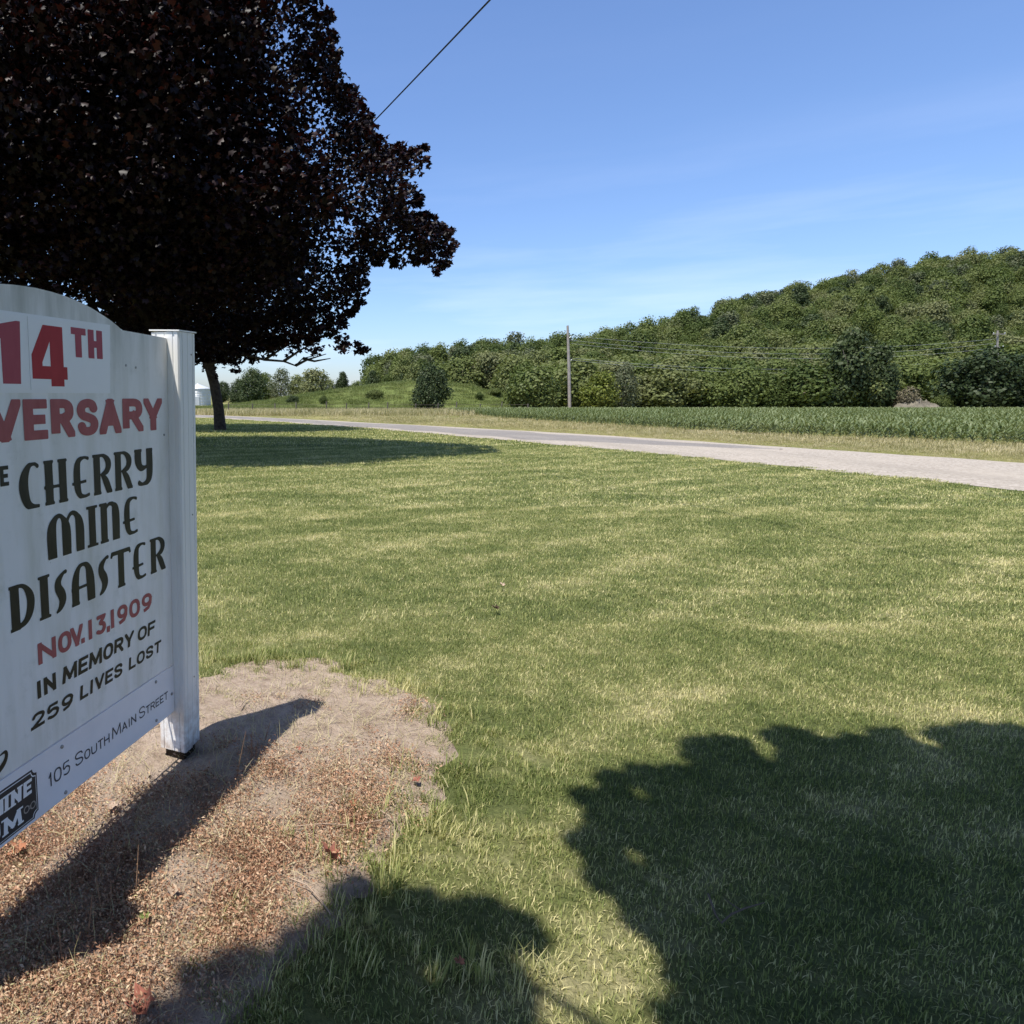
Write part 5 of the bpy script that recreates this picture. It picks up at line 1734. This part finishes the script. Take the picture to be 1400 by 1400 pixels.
scatter('straw_bits', [blades(620 + k, 4, 0.05, 0.025, 0.075, 0.0020, 1.0, 1.0, 0.85) for k in range(5)], np.column_stack([gx, gy, soil_z(gx, gy) + 0.016]), spin(len(gx), 0.25), rng.uniform(0.6, 1.3, len(gx)), rng.integers(0, 5, len(gx)), M['straw'], 'loose dry straw scattered over the soil')

# roadside verge and rough ground beyond the road
def band(n, A, B, margin0=0.0):
    i = rng.integers(0, len(A) - 1, n); t = rng.random(n)[:, None]; s_ = rng.random(n)[:, None]
    a_ = A[i] * (1 - t) + A[i + 1] * t; b_ = B[i] * (1 - t) + B[i + 1] * t
    return a_ * (1 - s_) + b_ * s_
CE = np.array([(26.5, -6), (26, 2), (25.4, 10), (24.6, 15), (23.2, 20.3), (19.4, 26.9), (17.6, 36.7), (16.8, 46), (18.8, 65), (26, 84)])
ce = catmull(CE, 12)
# far road edge sampled at matching heights
fo = np.stack([np.interp(ce[:, 1], FAR[:, 1], FAR[:, 0]), ce[:, 1]], 1)
fo[:, 0] = np.where(ce[:, 1] > 53, -2.0, fo[:, 0])
Q = band(6500, fo + np.array([0.25, 0]), ce + np.array([0.5, 0]))
Q = Q[(Q[:, 1] > 3)]
scv = np.clip(0.25 + 0.9 * np.clip((Q[:, 0] - np.interp(Q[:, 1], FAR[:, 1], FAR[:, 0])) / 6.0, 0, 1), 0.25, 1.0) * rng.uniform(0.6, 1.3, len(Q))
VV = [blades(640 + k, 90, 0.32, 0.04, 0.15, 0.010, 1.1, 0.55, 0.40) for k in range(6)]
scatter('verge_grass', VV, np.column_stack([Q, terrain(Q[:, 1])]), spin(len(Q), 0.15), scv, rng.integers(0, 6, len(Q)), M['straw'], 'dry grass verge between the road and the corn')
n = 5200
Xr = rng.uniform(-22, 32, n); Yr = rng.uniform(52, 92, n)
farx = np.interp(Xr, FAR[::-1, 0], FAR[::-1, 1])
okk = (Yr > farx + 0.4) & ~inside(CORN, Xr, Yr)
Xr, Yr = Xr[okk], Yr[okk]
VR = [blades(660 + k, 90, 0.62, 0.12, 0.45, 0.022, 0.7, 0.45, 0.15) for k in range(6)]
scatter('rough_grass', VR, np.column_stack([Xr, Yr, terrain(Yr)]), spin(len(Xr), 0.15), rng.uniform(0.6, 1.35, len(Xr)), rng.integers(0, 6, len(Xr)), M['straw'], 'rough dry grass beyond the road and round the fence')
n = 2800
Xr = rng.uniform(-12, 44, n); Yr = rng.uniform(91, 112, n)
VK = [blades(680 + k, 90, 0.9, 0.10, 0.34, 0.032, 0.7, 0.1, 0.1) for k in range(4)]
M['pasture_blade'] = foliage('pasture_blade', [(0.0, (0.105, 0.142, 0.038)), (0.5, (0.168, 0.20, 0.058)), (1.0, (0.26, 0.26, 0.10))], 0.5, 0.25, 0.3, None, 0.12, 0.5, 0.4)
scatter('pasture_grass', VK, np.column_stack([Xr, Yr, knoll_z(Xr, Yr)]), spin(n, 0.15), rng.uniform(0.6, 1.3, n), rng.integers(0, 4, n), M['pasture_blade'], 'green pasture grass on the knoll')


# corn
def corn_arrays(seed):
    r_ = np.random.default_rng(seed)
    V, F, T = [], [], []
    H_ = 0.62
    q = 0
    for k in range(4):
        a_ = k * math.pi / 2
        V += [(0.011 * math.cos(a_), 0.011 * math.sin(a_), -0.02), (0.007 * math.cos(a_), 0.007 * math.sin(a_), H_ * 0.75)]
        T += [0.4, 0.4]
    for k in range(4):
        k2 = (k + 1) % 4
        F.append((2 * k, 2 * k2, 2 * k2 + 1, 2 * k + 1))
    a0 = r_.uniform(0, 6.28)
    for k in range(9):
        a_ = a0 + k * math.pi + r_.normal(0, 0.45)
        z0_ = 0.08 + 0.062 * k; ln = r_.uniform(0.34, 0.52) * (1 - 0.03 * k); rise = r_.uniform(0.10, 0.24) + 0.012 * k
        dx, dy = math.cos(a_), math.sin(a_)
        q = len(V); t_ = r_.uniform(0.1, 0.95)
        for j, (t, w) in enumerate(((0, .020), (.25, .042), (.5, .046), (.75, .032), (1.0, .003))):
            d = ln * t
            z = z0_ + rise * math.sin(t * 2.3) * 1.15 - 0.10 * t * t
            V += [(dx * d - dy * w, dy * d + dx * w, z + 0.012), (dx * d, dy * d, z - 0.008), (dx * d + dy * w, dy * d - dx * w, z + 0.012)]
            T += [t_] * 3
        for j in range(4):
            b_ = q + 3 * j
            F += [(b_, b_ + 1, b_ + 4, b_ + 3), (b_ + 1, b_ + 2, b_ + 5, b_ + 4)]
    return np.array(V), np.array(F), np.array(T)


CV = [corn_arrays(700 + k) for k in range(6)]
rowd = np.array([-0.42, 0.907]); rown = np.array([0.907, 0.42])
U, Wd = np.meshgrid(np.arange(-80, 140, 0.23), np.arange(0, 190, 0.76))
U = U + rng.normal(0, 0.04, U.shape); Wd2 = Wd + rng.normal(0, 0.035, Wd.shape)
CX = (U * rowd[0] + Wd2 * rown[0]).ravel(); CY = (U * rowd[1] + Wd2 * rown[1]).ravel()
TU, TW = 2.3, 2.28
PU = np.floor(U.ravel() / TU).astype(int); PW = np.floor((Wd.ravel() + 0.38) / TW).astype(int)
okk = inside(CORN, CX, CY) & (CX < 1.22 * CY + 2.5) & (CY > 12)
cells = {}
for u_ in range(PU.min(), PU.max() + 1):
    for w_ in range(PW.min(), PW.max() + 1):
        cu = (np.array([.5, 0, 1, 0, 1]) + u_) * TU; cw = (np.array([.5, 0, 0, 1, 1]) + w_) * TW - 0.38
        x_ = cu * rowd[0] + cw * rown[0]; y_ = cu * rowd[1] + cw * rown[1]
        if inside(CORN, x_, y_).all() and x_[0] < 1.22 * y_[0] + 2.5 and math.hypot(x_[0], y_[0]) > 34:
            cells[(u_, w_)] = (x_[0], y_[0])
single_p = np.array([(a_, b_) not in cells for a_, b_ in zip(PU, PW)]) & okk
CX, CY = CX[single_p], CY[single_p]; CZ = terrain(CY)
dist = np.hypot(CX, CY)
invw = (340 + 947 * CX / CY) < 1405
srt = np.argsort(np.where(invw, dist, 1e9))
print('corn', len(CX), len(cells))
near_c = srt[:300]; rest_c = srt[300:]
CS = 0.60
cm_ = []
for k, (V, F, T) in enumerate(CV):
    me = np_mesh('corn_plant', V, F); a_ = me.attributes.new('tone', 'FLOAT', 'POINT'); a_.data.foreach_set('value', T.astype(np.float32)); me.materials.append(M['corn']); cm_.append(me)
for i in near_c:
    o = bpy.data.objects.new('corn_plant', cm_[int(rng.integers(0, 6))]); COL.objects.link(o)
    o.location = (CX[i], CY[i], CZ[i]); o.rotation_euler = (rng.normal(0, .06), rng.normal(0, .06), rng.uniform(0, 6.28))
    s = CS * rng.uniform(0.8, 1.25); o.scale = (s, s, s)
    tag(o, 'young corn plant in the nearest rows of the field by the road', 'corn plant', 'corn plants in the nearest rows')
# squares of the field, three rows wide
big = []
for k in range(5):
    r_ = np.random.default_rng(740 + k)
    Vs_, Fs_, Ts_, b_ = [], [], [], 0
    for row in range(3):
        for j in range(10):
            V, F, T = CV[int(r_.integers(0, 6))]
            a_ = r_.uniform(0, 6.28); s_ = CS * r_.uniform(0.8, 1.25)
            Rz = np.array([[math.cos(a_), -math.sin(a_), 0], [math.sin(a_), math.cos(a_), 0], [0, 0, 1]])
            pu = (j + .5) * 0.23 - TU / 2 + r_.normal(0, .04); pw = (row - 1) * 0.76 + r_.normal(0, .035)
            Vs_.append(V @ Rz.T * s_ + np.array([pu, pw, 0])); Fs_.append(F + b_); Ts_.append(T); b_ += len(V)
    big.append((np.vstack(Vs_), np.vstack(Fs_), np.concatenate(Ts_)))
cc_ = np.array(list(cells.values()))
PP = np.vstack([np.column_stack([CX[rest_c], CY[rest_c], CZ[rest_c]]), np.column_stack([cc_, terrain(cc_[:, 1])])])
rot = spin(len(rest_c), 0.08)
ang = math.atan2(rowd[1], rowd[0])
rot2 = np.zeros((len(cc_), 3)); rot2[:, 2] = ang + math.pi * rng.integers(0, 2, len(cc_))
sc2 = np.concatenate([CS * rng.uniform(0.8, 1.25, len(rest_c)), np.ones(len(cc_))])
ix = np.concatenate([rng.integers(0, 6, len(rest_c)), 6 + rng.integers(0, 5, len(cc_))])
scatter('corn_field', CV + big, PP, np.vstack([rot, rot2]), sc2, ix, M['corn'], 'rows of young green corn filling the field')


# ------------------------------------------------------------------ small things on the ground
def fallen_leaf(label, x, y, size, rz, mat, curl=0.5, dz=0.03):
    p = ground(x, y)
    size *= 0.85; curl *= 1.7
    rim = [(0, -.5), (.18, -.3), (.45, -.32), (.36, -.05), (.52, .18), (.26, .2), (.16, .36), (0, .62), (-.16, .36), (-.26, .2), (-.52, .18), (-.36, -.05), (-.45, -.32), (-.18, -.3)]
    V = [(0, 0, 0.0)]
    for i, (a_, b_) in enumerate(rim):
        V.append((a_ * size, b_ * size, size * (curl * (a_ * a_ + 0.5 * b_ * b_) + 0.10 * math.sin(i * 2.3))))
    for i, (a_, b_) in enumerate(rim):
        V.append((a_ * size * .5, b_ * size * .5, size * (curl * .25 * (a_ * a_) + 0.05 * math.sin(i * 1.9))))
    n_ = len(rim)
    F = []
    for i in range(n_):
        j = (i + 1) % n_
        F += [(0, 1 + n_ + i, 1 + n_ + j), (1 + n_ + i, 1 + i, 1 + j, 1 + n_ + j)]
    mb = MB(); mb.add(V, F)
    o = mb.build('fallen_leaf', mat, None, True)
    o.location = (p[0], p[1], dz + float(soil_z(p[0], p[1])) * (dz < 0.04)); o.rotation_euler = (rng.normal(0, .25), rng.normal(0, .25), rz)
    tag(o, label, 'leaf', 'fallen leaves')
    return o


fallen_leaf('large crumpled red dead leaf on the soil at the bottom edge', 196, 1386, 0.085, 0.4, M['dead_leaf_red'], 0.9)
fallen_leaf('crumpled red dead leaf lying near the lawn edge of the soil', 452, 1180, 0.085, 1.2, M['dead_leaf_red'], 0.9)
fallen_leaf('small bright green leaf on the brown litter', 198, 1272, 0.045, 0.8, M['green_leaf'], 0.2)
fallen_leaf('pale dry leaf on the soil below the signboard', 154, 1097, 0.060, 0.2, M['pale_leaf'], 0.4)
fallen_leaf('curled brown leaf at the left edge under the sign', 26, 1160, 0.075, 2.1, M['dead_leaf'], 0.9)
fallen_leaf('tan leaf in the litter right of the sign shadow', 238, 1237, 0.050, 0.1, M['pale_leaf'], 0.6)
fallen_leaf('orange brown leaf beside the red one on the soil', 483, 1108, 0.035, 1.1, M['dead_leaf'], 0.6)
fallen_leaf('small brown leaf at the right end of the soil', 570, 1076, 0.045, 0.5, M['dead_leaf_red'], 0.6)
fallen_leaf('pinkish dry leaf in the leafy shade at the bottom', 627, 1336, 0.035, 0.9, M['dead_leaf'], 0.6, 0.045)
fallen_leaf('dark curled leaf alone on the sunlit lawn', 677, 841, 0.06, 0.9, M['wood_dark'], 0.9, 0.05)
fallen_leaf('pale curled leaf on the lawn above the dark one', 686, 808, 0.05, 0.4, M['pale_leaf'], 0.8, 0.05)
fallen_leaf('tiny brown leaf on the soil beyond the post', 408, 1035, 0.03, 0.7, M['dead_leaf_red'], 0.6)

p = ground(1005, 1245)
mb = MB()
def gpt(x, y, z):
    q = ground(x, y, z); return tuple(q)
mb.tube([gpt(968, 1222, .06), gpt(978, 1250, .05), gpt(986, 1262, .05), gpt(1000, 1250, .055), gpt(1018, 1242, .06), gpt(1045, 1234, .065)], [.0032, .0032, .003, .003, .0026, .0015], 5)
mb.tube([gpt(1012, 1244, .058), gpt(1000, 1236, .065), gpt(990, 1228, .07)], [.0025, .002, .001], 5)
o = mb.build('fallen_twig', M['twig']); tag(o, 'forked grey twig lying on the shaded grass', 'twig')
for (lab, q, r_) in (('long thin pale twig on the soil near the lawn', [(400, 1130), (440, 1126), (480, 1128), (540, 1118)], .0022), ('short whitish twig on the swept soil behind the post', [(328, 966), (334, 958), (339, 955)], .003), ('bent dry stem at the bottom of the brown litter', [(395, 1200), (420, 1210), (440, 1232), (452, 1250)], .0022), ('thin straw stem standing out at the lawn edge', [(520, 1108), (533, 1116), (540, 1128)], .003)):
    mb = MB(); mb.tube([gpt(x, y, .032) for x, y in q], r_, 5)
    o = mb.build('fallen_twig', M['pale_leaf']); tag(o, lab, 'twig', 'twigs on the soil')
for k, (x, y, h_) in enumerate(((322, 1078, .20), (343, 1050, .12), (362, 1020, .09), (140, 1268, .12), (152, 1262, .10), (120, 1300, .13), (86, 1330, .11), (186, 1238, .16), (168, 1205, .10))):
    p = ground(x, y)
    mb = MB()
    lx = rng.normal(0, .15)
    mb.tube([(0, 0, 0), (lx * h_ * .5, 0.01, h_ * .5), (lx * h_, 0.015, h_)], [.0022, .0018, .001], 4)
    e = empty('dry_weed', (p[0], p[1], 0.005 + float(soil_z(p[0], p[1])))); mb.build('stem', M['weed'], e)
    V, F, T = crumbs(900 + k, 16, 0.02, .006, .014, h_)
    mb = MB(); mb.add(V + np.array([lx * V[:, 2].mean(), 0, 0]), [tuple(f) for f in F]); mb.build('seed_head', M['weed'], e)
    tag(e, 'small dry weed stalk standing at the edge of the sign shadow', 'weed', 'dry weeds along the shadow of the sign')
